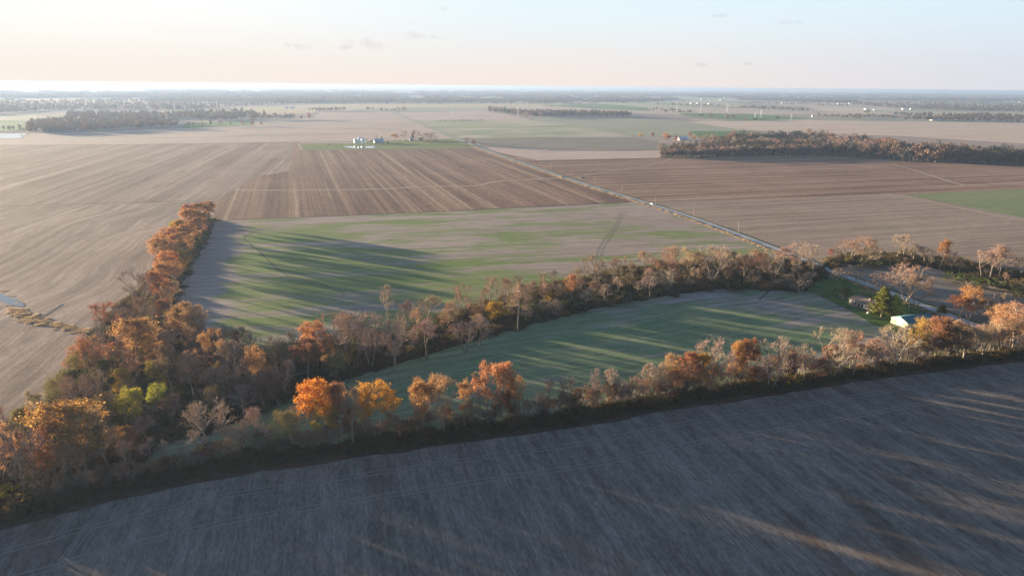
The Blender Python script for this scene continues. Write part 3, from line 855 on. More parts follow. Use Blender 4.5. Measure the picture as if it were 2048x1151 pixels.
def make_pine(key, seed, H=16.0, wd=8.0, n_needle=14000, size=0.34, shape=0.8):
    rng = np.random.default_rng(seed)
    P = curve_np(np.zeros(3), np.array([0, 0, 1.0]), H * 0.97, 8, 0.02, rng, 0.05)
    br, C = [], []
    nb = 70
    for i in range(nb):
        z = H * (0.08 + 0.9 * i / nb)
        R = wd / 2 * (1 - (z / H)) ** shape * rng.uniform(0.7, 1.15) + 0.25
        az = i * 2.4 + rng.normal() * .3
        d = np.array([math.cos(az), math.sin(az), 0.12])
        B = curve_np(np.array([0, 0, z]), d, R, 4, 0.08, rng, 0.09)
        br.append((B, np.linspace(0.07, 0.02, 5)))
        m_ = int(n_needle / nb * (0.3 + 1.4 * R / (wd / 2)) * 0.75)
        u = rng.uniform(0.15, 1.0, m_) ** 0.7 * 4
        j = np.minimum(3, u.astype(int)); q = B[j] + (B[j + 1] - B[j]) * (u - j)[:, None]
        C.append(q + rng.normal(size=(m_, 3)) * np.array([0.36, 0.36, 0.2]) * (0.5 + R / wd))
    tv, tt = tubes_np([(P, np.linspace(0.24, 0.03, 9))] + br, 5)
    trunk = mesh_np('trunk', tv, tt, [M_bark], smooth=True)
    C = np.concatenate(C); V, T = leaves_np(C, size, rng)
    crown = mesh_np('crown', V, T, [M_twig, M_leaf], np.ones(len(T), int))
    TREES[key] = (trunk, crown, H, wd)


def make_lowpoly(key, seed, H=14.0, wd=10.0, n=420, size=1.1, mat=None):
    """a tree a few pixels tall: trunk and a ragged crown in one mesh"""
    rng = np.random.default_rng(seed)
    nc = 9
    cc = rng.normal(size=(nc, 3)); cc /= np.linalg.norm(cc, axis=1)[:, None]
    cc = cc * np.array([wd * .3, wd * .3, H * .22]) + np.array([0, 0, H * .62])
    k = rng.integers(0, nc, n)
    dd = rng.normal(size=(n, 3)); dd /= np.linalg.norm(dd, axis=1)[:, None]
    C = cc[k] + dd * (rng.uniform(0.5, 1, n) ** 0.5)[:, None] * np.array([wd * .23, wd * .23, H * .17])
    V, T = leaves_np(C, size, rng)
    tv, tt = tubes_np([(np.array([[0, 0, 0], [0, 0, H * .35], [0.2, 0, H * .7]]), np.array([.35, .28, .1]))], 4)
    me = mesh_np(key, np.concatenate([V, tv]), np.concatenate([T, tt + len(V)]), [mat or M_leaf, M_bark], np.concatenate([np.zeros(len(T), int), np.ones(len(tt), int)]))
    TREES[key] = (None, me, H, wd)


# bare trees, thinly leaved ones, full autumn crowns, slim saplings
for i in range(6):
    make_tree('bare%d' % i, 10 + i, wd=[12, 14, 10, 13, 9, 15][i], base=[.25, .3, .3, .2, .35, .22][i], limbs=[9, 10, 8, 10, 8, 12][i], forks=[1, 3, 1, 2, 1, 3][i], upright=[.8, .9, 1.1, .8, 1.2, .7][i], twigs=9, twig_w=0.06, trunk_r=.36)
for i in range(3):
    make_tree('slim%d' % i, 40 + i, wd=[5, 6, 4.5][i], base=.32, limbs=9, br=3, sub=3, twigs=12, upright=1.3, trunk_r=0.2, twig_w=0.07, lean=.08)
for i in range(5):
    make_tree('thin%d' % i, 60 + i, wd=[12, 10, 13, 9, 11][i], base=[.25, .3, .22, .3, .25][i], limbs=9, forks=[1, 1, 2, 1, 3][i], upright=[.8, 1., .8, 1.1, .8][i], twigs=8, leaves=3600, leaf_size=.24, trunk_r=.35)
for i in range(5):
    make_tree('full%d' % i, 80 + i, wd=[12, 11, 13, 9, 12][i], base=[.26, .3, .24, .22, .28][i], limbs=10, forks=[1, 1, 2, 1, 2][i], upright=[.8, .9, .7, 1., .7][i], twigs=7, leaves=7600, leaf_size=.31, trunk_r=.36)
for i in range(2):
    make_tree('slimleaf%d' % i, 100 + i, wd=[5.5, 6][i], base=.25, limbs=9, br=3, sub=3, twigs=6, upright=1.1, trunk_r=0.16, leaves=3600, leaf_size=.32)
for i in range(2):
    make_tree('shrub%d' % i, 110 + i, H=6, wd=7, base=.02, limbs=10, br=4, sub=4, forks=4, twigs=12, upright=.5, trunk_r=0.07, leaves=2600, leaf_size=.26, twig_w=.04)
for i in range(2):
    make_tree('bareshrub%d' % i, 114 + i, H=7, wd=8, base=.04, limbs=12, br=4, sub=4, forks=4, twigs=16, upright=.6, trunk_r=0.08, twig_w=.045)
make_pine('pine0', 120, 16, 9.5, 17000, .42)
make_pine('pine1', 121, 14, 8.5, 15000, .42, .65)
make_pine('cone0', 122, 6, 4, 5000, .3, .9)
for i in range(4):
    make_lowpoly('far%d' % i, 130 + i, 14, [10, 12, 9, 11][i], 420, .95)
for i in range(4):
    make_lowpoly('wood%d' % i, 140 + i, 14, [10, 12, 9, 11][i], 300, 1.15, M_farleaf)

# ------------------------------------------------------------------ trees: placing
PAL = {
    'pale': (0.44, 0.33, 0.24), 'grey': (0.27, 0.215, 0.17), 'tan': (0.42, 0.275, 0.17), 'brown': (0.22, 0.135, 0.08), 'pink': (0.36, 0.24, 0.165),
    'orange': (0.46, 0.245, 0.095), 'bright': (0.62, 0.31, 0.055), 'gold': (0.50, 0.32, 0.05), 'rust': (0.35, 0.17, 0.08), 'red': (0.33, 0.12, 0.055), 'dkred': (0.22, 0.085, 0.045),
    'peach': (0.50, 0.29, 0.15), 'olive': (0.24, 0.195, 0.06), 'yellow': (0.46, 0.38, 0.05), 'lime': (0.32, 0.34, 0.045), 'green': (0.11, 0.145, 0.035), 'dkgreen': (0.045, 0.065, 0.022),
    'pine': (0.19, 0.24, 0.04), 'pineY': (0.55, 0.53, 0.11),
}
prg = random.Random(77)
NTREE = 0


def place_tree(name, cat, key, loc, h, w_, color, label, group=None, rz=None, var=0.12):
    global NTREE
    NTREE += 1
    tr, cr, hm, wm = TREES[key]
    col = PAL[color] if isinstance(color, str) else color
    col = tuple(max(0.005, c * (1 + prg.uniform(-var, var))) for c in col)
    sc = (w_ / wm, w_ / wm * prg.uniform(0.9, 1.1), h / hm)
    rz = prg.uniform(0, 6.28) if rz is None else rz
    if tr is None:
        o = link(name, cr, None, loc); o.rotation_euler = (0, 0, rz); o.scale = sc; o.color = (*col, 1)
        return tag(o, label, cat, group)
    e = empty(name, loc, rz); e.scale = sc
    tag(e, label, cat, group)
    link('trunk', tr, e)
    c = link('crown', cr, e); c.color = (*col, 1)
    return e


def px_tree(name, cat, key, x, yb, yt, wpx, color, label, group=None, maxh=27.0):
    p = G(x, yb)
    h = min(maxh, height_at(p, yt))
    return place_tree(name, cat, key, p, h, wpx * depth(p) / FPX, color, label, group)


def in_poly(p, poly):
    x, y = p[0], p[1]; c = False; n = len(poly)
    for i in range(n):
        x1, y1 = poly[i][0], poly[i][1]; x2, y2 = poly[(i + 1) % n][0], poly[(i + 1) % n][1]
        if (y1 > y) != (y2 > y) and x < (x2 - x1) * (y - y1) / (y2 - y1) + x1: c = not c
    return c


def scatter_poly(poly, spacing, rg, avoid=(), ar=0.0, tries=30):
    """points at least SPACING apart inside a polygon on the ground"""
    xs = [p[0] for p in poly]; ys = [p[1] for p in poly]
    cell = {}
    res = []
    area = (max(xs) - min(xs)) * (max(ys) - min(ys))
    for _ in range(int(area / spacing ** 2 * tries / 6) + 10):
        p = (rg.uniform(min(xs), max(xs)), rg.uniform(min(ys), max(ys)))
        k = (int(p[0] // spacing), int(p[1] // spacing))
        if any(math.hypot(p[0] - q[0], p[1] - q[1]) < spacing for i in (-1, 0, 1) for j in (-1, 0, 1) for q in cell.get((k[0] + i, k[1] + j), ())): continue
        if not in_poly(p, poly): continue
        if any(math.hypot(p[0] - q[0], p[1] - q[1]) < ar for q in avoid): continue
        cell.setdefault(k, []).append(p); res.append(Vector((p[0], p[1], 0)))
    return res


def instancer(name, pts, variants, label, size=(0.8, 1.2), zs=(0.8, 1.2)):
    """one mass of plants: a cloud of points that carries plants of a few shapes"""
    rg = np.random.default_rng(len(pts) + 5)
    me = bpy.data.meshes.new(name)
    n = len(pts)
    me.vertices.add(n); me.vertices.foreach_set('co', np.array([(p[0], p[1], p[2] if len(p) > 2 else 0.0) for p in pts], dtype=np.float32).ravel())
    a = me.attributes.new('turn', 'FLOAT', 'POINT'); a.data.foreach_set('value', rg.uniform(0, 6.28, n).astype(np.float32))
    s = rg.uniform(size[0], size[1], n); z = s * rg.uniform(zs[0], zs[1], n)
    extra = np.array([p[3] if len(p) > 3 else 1.0 for p in pts])
    a = me.attributes.new('size', 'FLOAT_VECTOR', 'POINT'); a.data.foreach_set('vector', np.stack([s * extra, s * extra, z * np.minimum(extra, 1.6)], 1).astype(np.float32).ravel())
    a = me.attributes.new('which', 'INT', 'POINT'); a.data.foreach_set('value', rg.integers(0, len(variants), n).astype(np.int32))
    for v in variants:
        for mm in v.materials:
            if mm.name not in [x.name for x in me.materials]: me.materials.append(mm)
    o = link(name, me)
    vc = bpy.data.collections.new(name + '_shapes')
    for i, v in enumerate(variants):
        vc.objects.link(bpy.data.objects.new('%02d_%s' % (i, name), v))
    gt = bpy.data.node_groups.new(name, 'GeometryNodeTree')
    gt.interface.new_socket('Geometry', in_out='INPUT', socket_type='NodeSocketGeometry')
    gt.interface.new_socket('Geometry', in_out='OUTPUT', socket_type='NodeSocketGeometry')
    N, Lk = gt.nodes, gt.links
    gi = N.new('NodeGroupInput'); go = N.new('NodeGroupOutput')
    ip = N.new('GeometryNodeInstanceOnPoints')
    ci = N.new('GeometryNodeCollectionInfo'); ci.inputs['Collection'].default_value = vc
    ci.inputs['Separate Children'].default_value = True; ci.inputs['Reset Children'].default_value = True

    def attr(nm, ty):
        x = N.new('GeometryNodeInputNamedAttribute'); x.data_type = ty; x.inputs['Name'].default_value = nm
        return x.outputs[0]
    cx = N.new('ShaderNodeCombineXYZ'); Lk.new(attr('turn', 'FLOAT'), cx.inputs[2])
    Lk.new(gi.outputs[0], ip.inputs['Points']); Lk.new(ci.outputs[0], ip.inputs['Instance'])
    ip.inputs['Pick Instance'].default_value = True
    Lk.new(attr('which', 'INT'), ip.inputs['Instance Index'])
    Lk.new(cx.outputs[0], ip.inputs['Rotation']); Lk.new(attr('size', 'FLOAT_VECTOR'), ip.inputs['Scale'])
    Lk.new(ip.outputs[0], go.inputs[0])
    md = o.modifiers.new('plants', 'NODES'); md.node_group = gt
    return tag(o, label, kind='stuff')


def scrub_mesh(name, seed, wd, h, n, size, mat, upright=False):
    rng = np.random.default_rng(seed)
    if upright:
        a = rng.uniform(0, 6.28, n); r = wd / 2 * np.sqrt(rng.uniform(0, 1, n))
        P0 = np.stack([r * np.cos(a), r * np.sin(a), np.zeros(n)], 1)
        P1 = P0 + rng.normal(size=(n, 3)) * np.array([.25, .25, 0]) * h + np.array([0, 0, 1]) * (h * rng.uniform(.6, 1.1, n))[:, None]
        V, T = ribbons_np(P0, P1, size, rng)
        return mesh_np(name, V, T, [mat])
    nc = 7
    cc = np.stack([rng.normal(size=nc) * wd * .24, rng.normal(size=nc) * wd * .24, rng.uniform(.2, .55, nc) * h], 1)
    k = rng.integers(0, nc, n)
    C = cc[k] + rng.normal(size=(n, 3)) * np.array([wd * .16, wd * .16, h * .2])
    C[:, 2] = np.abs(C[:, 2])
    V, T = leaves_np(C, size, rng)
    m_ = n // 3
    P0 = cc[rng.integers(0, nc, m_)]; P1 = P0 + rng.normal(size=(m_, 3)) * np.array([wd * .25, wd * .25, h * .35]); P1[:, 2] = np.abs(P1[:, 2])
    V2, T2 = ribbons_np(P0, P1, .05, rng)
    return mesh_np(name, np.concatenate([V, V2]), np.concatenate([T, T2 + len(V)]), [mat, M_stick], np.concatenate([np.zeros(len(T), int), np.ones(len(T2), int)]))


SCRUB = [scrub_mesh('scrub', 200 + i, [3.6, 4.4, 3.0, 5.0][i], [2.4, 2.8, 3.4, 2.0][i], 1500, .24, M_scrub) for i in range(4)]
REED = [scrub_mesh('reeds', 210 + i, 2.2, 0.55, 160, .12, M_reed, True) for i in range(3)]
TALLGRASS = [scrub_mesh('tall_grass', 214 + i, 2.2, 0.9, 160, .10, M_reed, True) for i in range(3)]
# ------------------------------------------------------------------ woodland floor
WOOD_PX = [(-160, 1130), (-160, 870), (40, 855), (110, 800), (150, 740), (170, 690), (215, 640), (262, 600), (300, 560), (330, 500), (360, 455), (405, 441), (428, 441), (410, 480), (375, 540), (345, 600), (350, 650), (440, 690),
           (520, 712), (600, 700), (700, 672), (810, 668), (905, 632), (1000, 603), (1085, 575), (1150, 560), (1250, 540), (1400, 525), (1500, 520), (1560, 520), (1640, 535), (1655, 548), (1620, 574), (1592, 583), (1450, 577), (1300, 596),
           (1200, 615), (1100, 640), (1000, 666), (900, 696), (750, 742), (640, 772), (560, 806), (500, 840), (420, 858), (330, 886), (280, 930), (200, 975), (150, 1008), (0, 1048)]
WOOD = [G(x, y) for x, y in WOOD_PX]
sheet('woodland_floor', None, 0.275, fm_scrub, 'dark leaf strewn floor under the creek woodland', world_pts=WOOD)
RB_PX = [(1668, 540), (1700, 530), (1760, 528), (1840, 530), (1900, 545), (1960, 566), (2048, 590), (2250, 640), (2250, 600), (2120, 565), (2048, 550), (1960, 532), (1900, 520), (1800, 510), (1720, 508), (1660, 516), (1645, 530)]
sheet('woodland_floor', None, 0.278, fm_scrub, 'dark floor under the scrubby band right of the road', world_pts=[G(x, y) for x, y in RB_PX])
LW_PX = [(1318, 315), (1400, 315.5), (1500, 312), (1640, 310.5), (1750, 317), (1850, 324.5), (2048, 331.5), (2200, 337), (2200, 325), (2048, 318), (1900, 305), (1760, 296), (1650, 284), (1500, 278), (1420, 284), (1400, 296), (1340, 300)]
LWOOD = [G(x, y) for x, y in LW_PX]
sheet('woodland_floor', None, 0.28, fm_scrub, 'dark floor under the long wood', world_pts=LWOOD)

# labels of the trees that fill a wood: each is told by the nearest tree that stands out
def short_name(lb):
    for w_ in (' in the ', ' of the ', ' at the ', ' on the ', ' below ', ' right of', ' left of', ' behind', ' near ', ' under', ' between', ' beside', ' among', ' along', ' over ', ' low in', ' high in', ' against', ' reaching', ' sticking', ' touching', ' before ', ' after ', ' above ', ' covering', ' by the', ' inside', ' right foot', ' left foot', ' standing', ' bulging', ' where', ', ', ' cut by', ' up over', ' poking'):
        k = lb.find(w_)
        if k > 8: lb = lb[:k]
    return lb


def tell(items, marks, where, group):
    used = {}
    order = []
    for (o, p, h, desc) in items:
        x, y = proj(p)
        c = sorted(marks, key=lambda m_: math.hypot(proj(m_[0])[0] - x, (proj(m_[0])[1] - y) * 1.6))[:6]
        words = []
        for (q, lb) in c:
            mx, my = proj(q); dx, dy = x - mx, (y - my) * 1.6
            rel = ('left of' if dx < 0 else 'right of') if abs(dx) > abs(dy) else ('just behind' if dy < 0 else 'just in front of')
            words.append('%s %s %s the %s' % ('tall' if h > 14 else 'short' if h < 8.5 else 'medium', desc, rel, short_name(lb)))
        pick = next((w_ for w_ in words if w_ not in used and len((w_ + ' ' + where).split()) <= 16), None) or next((w_ for w_ in words if len((w_ + ' ' + where).split()) <= 16), words[0])
        used[pick] = 1
        o['label'] = ' '.join((pick + ' ' + where).split()[:16]); o['group'] = group


# ------------------------------------------------------------------ front tree row, one by one (x, base, top, width, shape, colour, name, label)
A, B = 'autumn_tree', 'bare_tree'
ROW = [
    (55, 998, 846, 105, 'bare1', 'grey', B, 'broad grey many-stemmed bare tree at the far left corner of the front row'),
    (2, 985, 838, 70, 'full2', 'peach', A, 'pale orange crown cut by the left edge of the photo'),
    (128, 962, 768, 135, 'full0', 'orange', A, 'largest pale orange tree at the left end of the front row'),
    (112, 975, 845, 70, 'full3', 'orange', A, 'smaller orange crown in front of the largest left orange tree'),
    (178, 965, 822, 88, 'thin0', 'pink', A, 'pinkish brown half bare tree with pale trunk right of the big left orange tree'),
    (150, 985, 880, 55, 'thin3', 'peach', A, 'low pinkish tree between the two leftmost pale trunks'),
    (222, 955, 842, 50, 'thin1', 'brown', A, 'dull brown thin tree right of the pinkish brown tree at lower left'),
    (252, 948, 880, 40, 'bare2', 'grey', B, 'short dark grey tree with forked pale stem near the left clearing'),
    (300, 940, 880, 34, 'slim0', 'grey', B, 'short dark bare sapling, first of three in the left clearing'),
    (332, 935, 880, 32, 'slim1', 'grey', B, 'short dark bare sapling, middle of three in the left clearing'),
    (366, 930, 878, 30, 'slim2', 'grey', B, 'short dark bare sapling, last of three in the left clearing'),
    (420, 925, 798, 95, 'bare0', 'pale', B, 'spreading pale bare tree with dark forked trunk behind the yellow bushes'),
    (455, 912, 850, 40, 'slim1', 'grey', B, 'small bare tree right of the spreading pale tree'),
    (480, 918, 842, 36, 'slim0', 'grey', B, 'leaning small bare tree between the spreading pale tree and the olive tan tree'),
    (512, 908, 812, 52, 'bare2', 'pale', B, 'pale bare tree with brushy top left of the olive tan tree'),
    (536, 908, 848, 36, 'slim2', 'pale', B, 'slender pale bare tree beside the brushy topped one'),
    (574, 905, 816, 56, 'thin1', 'olive', A, 'olive tan thin crowned tree left of the bright twin orange trees'),
    (600, 902, 812, 46, 'bare4', 'pink', B, 'pinkish bare tree touching the bright twin orange trees'),
    (638, 902, 764, 72, 'full1', 'bright', A, 'bright orange yellow tree, left of the twin pair in the front row'),
    (680, 896, 763, 48, 'full3', 'orange', A, 'deep orange tree, right of the twin pair in the front row'),
    (656, 898, 800, 46, 'full4', 'gold', A, 'golden lower crown in front of the bright twin orange trees'),
    (706, 898, 772, 38, 'bare4', 'grey', B, 'dark grey bare tree between the twin orange trees and the round orange tree'),
    (757, 884, 766, 84, 'full4', 'bright', A, 'round bright orange tree standing alone in the front row'),
    (847, 868, 758, 50, 'full1', 'orange', A, 'orange brown tree left of the wide peach coloured tree'),
    (889, 868, 748, 80, 'thin2', 'peach', A, 'wide peach coloured tree with dark forked trunk'),
    (931, 862, 756, 28, 'slimleaf0', 'orange', A, 'narrow orange tree right of the wide peach tree'),
    (957, 858, 772, 38, 'bare2', 'grey', B, 'small bare tree with thin pale trunk before the tallest orange tree'),
    (985, 850, 728, 78, 'full2', 'orange', A, 'tallest round topped orange tree in the middle of the front row'),
    (1014, 850, 778, 28, 'slimleaf1', 'dkred', A, 'dark red narrow tree right of the tallest orange tree'),
    (1038, 842, 754, 42, 'thin3', 'orange', A, 'small orange brown tree with slim trunk after the dark red narrow tree'),
    (1078, 835, 782, 24, 'slim1', 'grey', B, 'leaning little bare tree in the gap of the front row'),
    (1096, 832, 755, 34, 'slim0', 'tan', B, 'slender tan tree, left one of three close together'),
    (1118, 830, 750, 32, 'slim2', 'tan', B, 'slender tan tree, middle one of three close together'),
    (1140, 828, 750, 36, 'slim1', 'tan', B, 'slender tan tree, right one of three close together'),
    (1188, 826, 738, 30, 'slim0', 'pale', B, 'pale spiky bare tree at the left end of the pale group'),
    (1184, 822, 782, 34, 'thin3', 'peach', A, 'low peach coloured bush tree at the foot of the pale group'),
    (1222, 816, 734, 38, 'bare4', 'pale', B, 'tall pale spiky bare tree in the pale group'),
    (1240, 812, 760, 46, 'bare0', 'pale', B, 'short pale tree with bright stub trunk in the pale group'),
    (1270, 806, 752, 50, 'bareshrub0', 'tan', B, 'low round tan thicket tree right of the pale group'),
    (1297, 800, 722, 32, 'bare4', 'pale', B, 'pale bare tree with thin stem, left of a close pair'),
    (1318, 800, 724, 30, 'bare2', 'pale', B, 'pale bare tree with thin stem, right of a close pair'),
    (1342, 798, 706, 40, 'thin1', 'peach', A, 'rusty peach tree left of the dark red orange crown'),
    (1364, 796, 722, 62, 'full4', 'peach', A, 'wide peach brown tree under the dark red orange crown'),
    (1372, 790, 702, 42, 'full0', 'rust', A, 'dark red orange crown above the wide peach brown tree'),
    (1398, 788, 706, 46, 'full3', 'gold', A, 'dark golden tree left of the big two stemmed bare tree'),
    (1420, 790, 676, 74, 'bare1', 'pale', B, 'big pale bare tree with two bright stems'),
    (1462, 782, 700, 44, 'bare3', 'grey', B, 'bare grey tree under the golden orange crown'),
    (1467, 779, 680, 34, 'full3', 'orange', A, 'golden orange crown left of the red oak'),
    (1494, 776, 679, 42, 'full1', 'red', A, 'red crowned oak with slim trunk'),
    (1542, 780, 670, 72, 'bare3', 'pale', B, 'large pale bare tree leaning left right of the red oak'),
    (1516, 775, 740, 34, 'shrub0', 'rust', A, 'low rust bush tree between the red oak and the leaning pale tree'),
    (1574, 768, 724, 30, 'slimleaf1', 'dkred', A, 'small dark red tree beside the golden bush'),
    (1584, 772, 745, 34, 'shrub1', 'gold', 'shrub', 'golden bush at the hedge foot below the dark red tree'),
    (1606, 768, 688, 46, 'bare0', 'grey', B, 'bare brown tree with straight dark trunk left of the widest pale tree'),
    (1630, 764, 728, 36, 'thin4', 'rust', A, 'short rust coloured tree left foot of the widest pale tree'),
    (1665, 757, 652, 98, 'bare5', 'pale', B, 'widest pale bare tree with fan of bright limbs'),
    (1704, 752, 658, 56, 'thin2', 'tan', A, 'tan leaved tree right of the widest pale tree'),
    (1728, 748, 700, 34, 'bare2', 'grey', B, 'small dark forked bare tree right of the tan leaved tree'),
    (1748, 746, 678, 46, 'bare4', 'tan', B, 'bare tree with dark branches near the lawn edge'),
    (1788, 738, 650, 72, 'bare1', 'pale', B, 'bright pale bare tree with three stems below the house'),
    (1826, 734, 632, 40, 'thin0', 'gold', A, 'golden thin leaved tree in front of the cream shed wall'),
    (1838, 732, 664, 62, 'bare3', 'brown', B, 'brown crooked tree with white foot right of the golden tree'),
    (1866, 722, 632, 52, 'full1', 'rust', A, 'red brown crown covering the right end of the teal roof'),
    (1892, 724, 650, 78, 'full0', 'brown', A, 'dark brown dense oak below the red brown crown'),
    (1860, 728, 668, 56, 'full4', 'brown', A, 'dark purple brown tree between the crooked tree and the dense oak'),
    (1926, 724, 650, 70, 'bare0', 'tan', B, 'tan bare tree with thick dark trunk in the right group'),
    (1912, 720, 640, 46, 'thin1', 'tan', A, 'thin tan tree behind the thick dark trunk'),
    (1958, 716, 652, 56, 'thin4', 'olive', A, 'olive tan low crown right of the thick dark trunk'),
    (1976, 708, 608, 66, 'thin2', 'peach', A, 'peach orange topped tree in the right group'),
    (2000, 712, 640, 76, 'bare5', 'tan', B, 'broad tan bare tree with leaning bright stems near the right edge'),
    (2024, 706, 606, 76, 'thin0', 'peach', A, 'tallest peach tree near the right edge'),
    (2044, 710, 640, 56, 'bare1', 'tan', B, 'tan bare tree cut by the right edge, lower one'),
    (2064, 702, 618, 70, 'thin4', 'peach', A, 'peach tree at the right edge behind the white shed'),
]
rowpts = []
word3 = {'grey': 'grey', 'pink': 'pinkish', 'tan': 'tan', 'brown': 'brown', 'rust': 'rust coloured'}
for (x, yb, yt, wp, key, colr, nm, lb) in ROW:
    px_tree(nm, 'tree' if nm != 'shrub' else 'shrub', key, x, yb, yt, wp, colr, lb, 'trees of the front row' if nm != 'shrub' else None)
    rowpts.append(G(x, yb))
# the same row goes on beyond both edges of the frame (its shade falls into the picture)
rg = random.Random(5)
for side, a, b in ((0, FRONT[0], FRONT[2]), (1, FRONT[-1], FRONT[-3])):
    n = 52 if side == 0 else 30
    d = (b - a) / n; nn = Vector((-d.y, d.x, 0)).normalized()
    for i in range(n):
        p = a + d * (i + rg.uniform(-.3, .3)) + nn * (rg.uniform(4, 26) * (1 if side == 0 else -1) if side == 0 else rg.uniform(-10, -3) * -1)
        place_tree(B if i % 2 else A, 'tree', rg.choice(['bare1', 'full0', 'thin0', 'full2', 'bare5']), p, rg.uniform(15, 21), rg.uniform(10, 15), rg.choice(['tan', 'orange', 'pink']),
                   'tree of the front row beyond the %s edge of the photo' % ('left' if side == 0 else 'right'), 'front row trees outside the frame')
# thin stems that fill the row between the big trees
fill_items = []
for i in range(46):
    x = 1180 + (2040 - 1180) * (i + rg.uniform(-.4, .4)) / 46
    yb = np.interp(x, [p[0] for p in front], [p[1] for p in front]) - rg.uniform(16, 26)
    hp = rg.uniform(34, 62) * (1.15 if x > 1700 else 1)
    k = rg.choice(['slim0', 'slim1', 'slim2', 'bare2'])
    seg = 'between the pale group and the red oak' if x < 1494 else ('between the red oak and the widest pale tree' if x < 1665 else ('between the widest pale tree and the golden tree' if x < 1819 else 'in the right group below the teal roofed shed'))
    o_ = px_tree('sapling', 'sapling', k, x, yb, yb - hp, rg.uniform(16, 26), rg.choice(['tan', 'grey', 'pink', 'tan']), 'thin bare stem %s in the front row' % seg, 'thin bare stems ' + seg)
    fill_items.append((o_, G(x, yb), 10, 'thin stem'))

# brushy small trees that close the row below the big crowns
for i in range(170):
    x = 90 + (2090 - 90) * (i + rg.uniform(-.45, .45)) / 170
    yb = np.interp(x, [p[0] for p in front], [p[1] for p in front]) - rg.uniform(14, 30)
    hp = rg.uniform(30, 54) * (1.15 if x > 1500 else 1.0)
    colr = rg.choice(['tan', 'brown', 'grey', 'rust', 'pink', 'brown'])
    seg = ('left of the twin orange trees' if x < 600 else 'between the twin orange trees and the tallest orange tree' if x < 985 else 'between the tallest orange tree and the pale group' if x < 1180 else
           'between the pale group and the red oak' if x < 1494 else 'between the red oak and the widest pale tree' if x < 1665 else 'between the widest pale tree and the golden tree' if x < 1819 else 'in the right group below the teal roofed shed')
    o_ = px_tree('small_tree', 'tree', rg.choice(['bareshrub0', 'bareshrub1', 'thin3', 'bare4', 'shrub1', 'thin1']), x, yb, yb - hp, rg.uniform(24, 40), colr, '%s brushy small tree %s' % (word3[colr], seg), '%s brushy trees %s' % (word3[colr], seg))
    fill_items.append((o_, G(x, yb), 10, '%s brushy tree' % word3[colr]))
ROWMARKS = [(G(r[0], r[1]), r[7]) for r in ROW]
tell(fill_items, ROWMARKS, 'in the front row', 'small trees filling the front row')

# ------------------------------------------------------------------ orange row running away on the left
LROW = [
    (416, 446, 403, 34, 'full1', 'orange', 'farthest orange tree at the top end of the left row'), (404, 449, 404, 36, 'full0', 'orange', 'second orange tree from the far end of the left row'),
    (392, 455, 408, 40, 'full2', 'rust', 'third rust orange tree from the far end of the left row'), (408, 466, 422, 36, 'full4', 'orange', 'orange tree on the field side near the far end of the left row'),
    (382, 464, 416, 38, 'full1', 'orange', 'orange tree with ragged left side, fourth in the left row'), (398, 480, 432, 38, 'full0', 'rust', 'rust tree on the field side, fifth in the left row'),
    (352, 470, 440, 20, 'slimleaf0', 'lime', 'small olive green tree poking out on the left of the row'), (366, 484, 438, 36, 'full3', 'gold', 'golden yellow tree in the upper left row'),
    (384, 498, 446, 40, 'full2', 'orange', 'orange tree beside the golden one on the field side'), (348, 500, 452, 44, 'full4', 'orange', 'wide orange tree with dark limbs in the upper left row'),
    (368, 516, 462, 44, 'full0', 'orange', 'orange tree in the middle of the left row'), (330, 518, 466, 46, 'full2', 'orange', 'orange tree bulging left in the middle of the left row'),
    (352, 534, 480, 44, 'thin0', 'orange', 'half bare orange tree in the middle of the left row'), (322, 536, 476, 40, 'full1', 'peach', 'peach orange tree left of the half bare one'),
    (366, 548, 500, 34, 'full3', 'gold', 'olive gold tree on the field side of the left row'), (340, 558, 500, 44, 'full4', 'orange', 'orange tree below the middle of the left row'),
    (358, 574, 520, 38, 'thin3', 'rust', 'rust half bare tree in the lower left row'), (336, 586, 524, 42, 'full1', 'orange', 'orange tree in the lower left row'),
    (326, 604, 540, 40, 'full2', 'rust', 'salmon rust tree near the lower end of the left row'), (345, 606, 560, 34, 'thin1', 'peach', 'peach half bare tree near the lower end of the left row'),
    (334, 634, 570, 42, 'thin4', 'rust', 'last salmon tree where the left row meets the woodland'),
]
for (x, yb, yt, wp, key, colr, lb) in LROW:
    px_tree(A, 'tree', key, x, yb, yt, wp, colr, lb, 'orange trees of the left row')

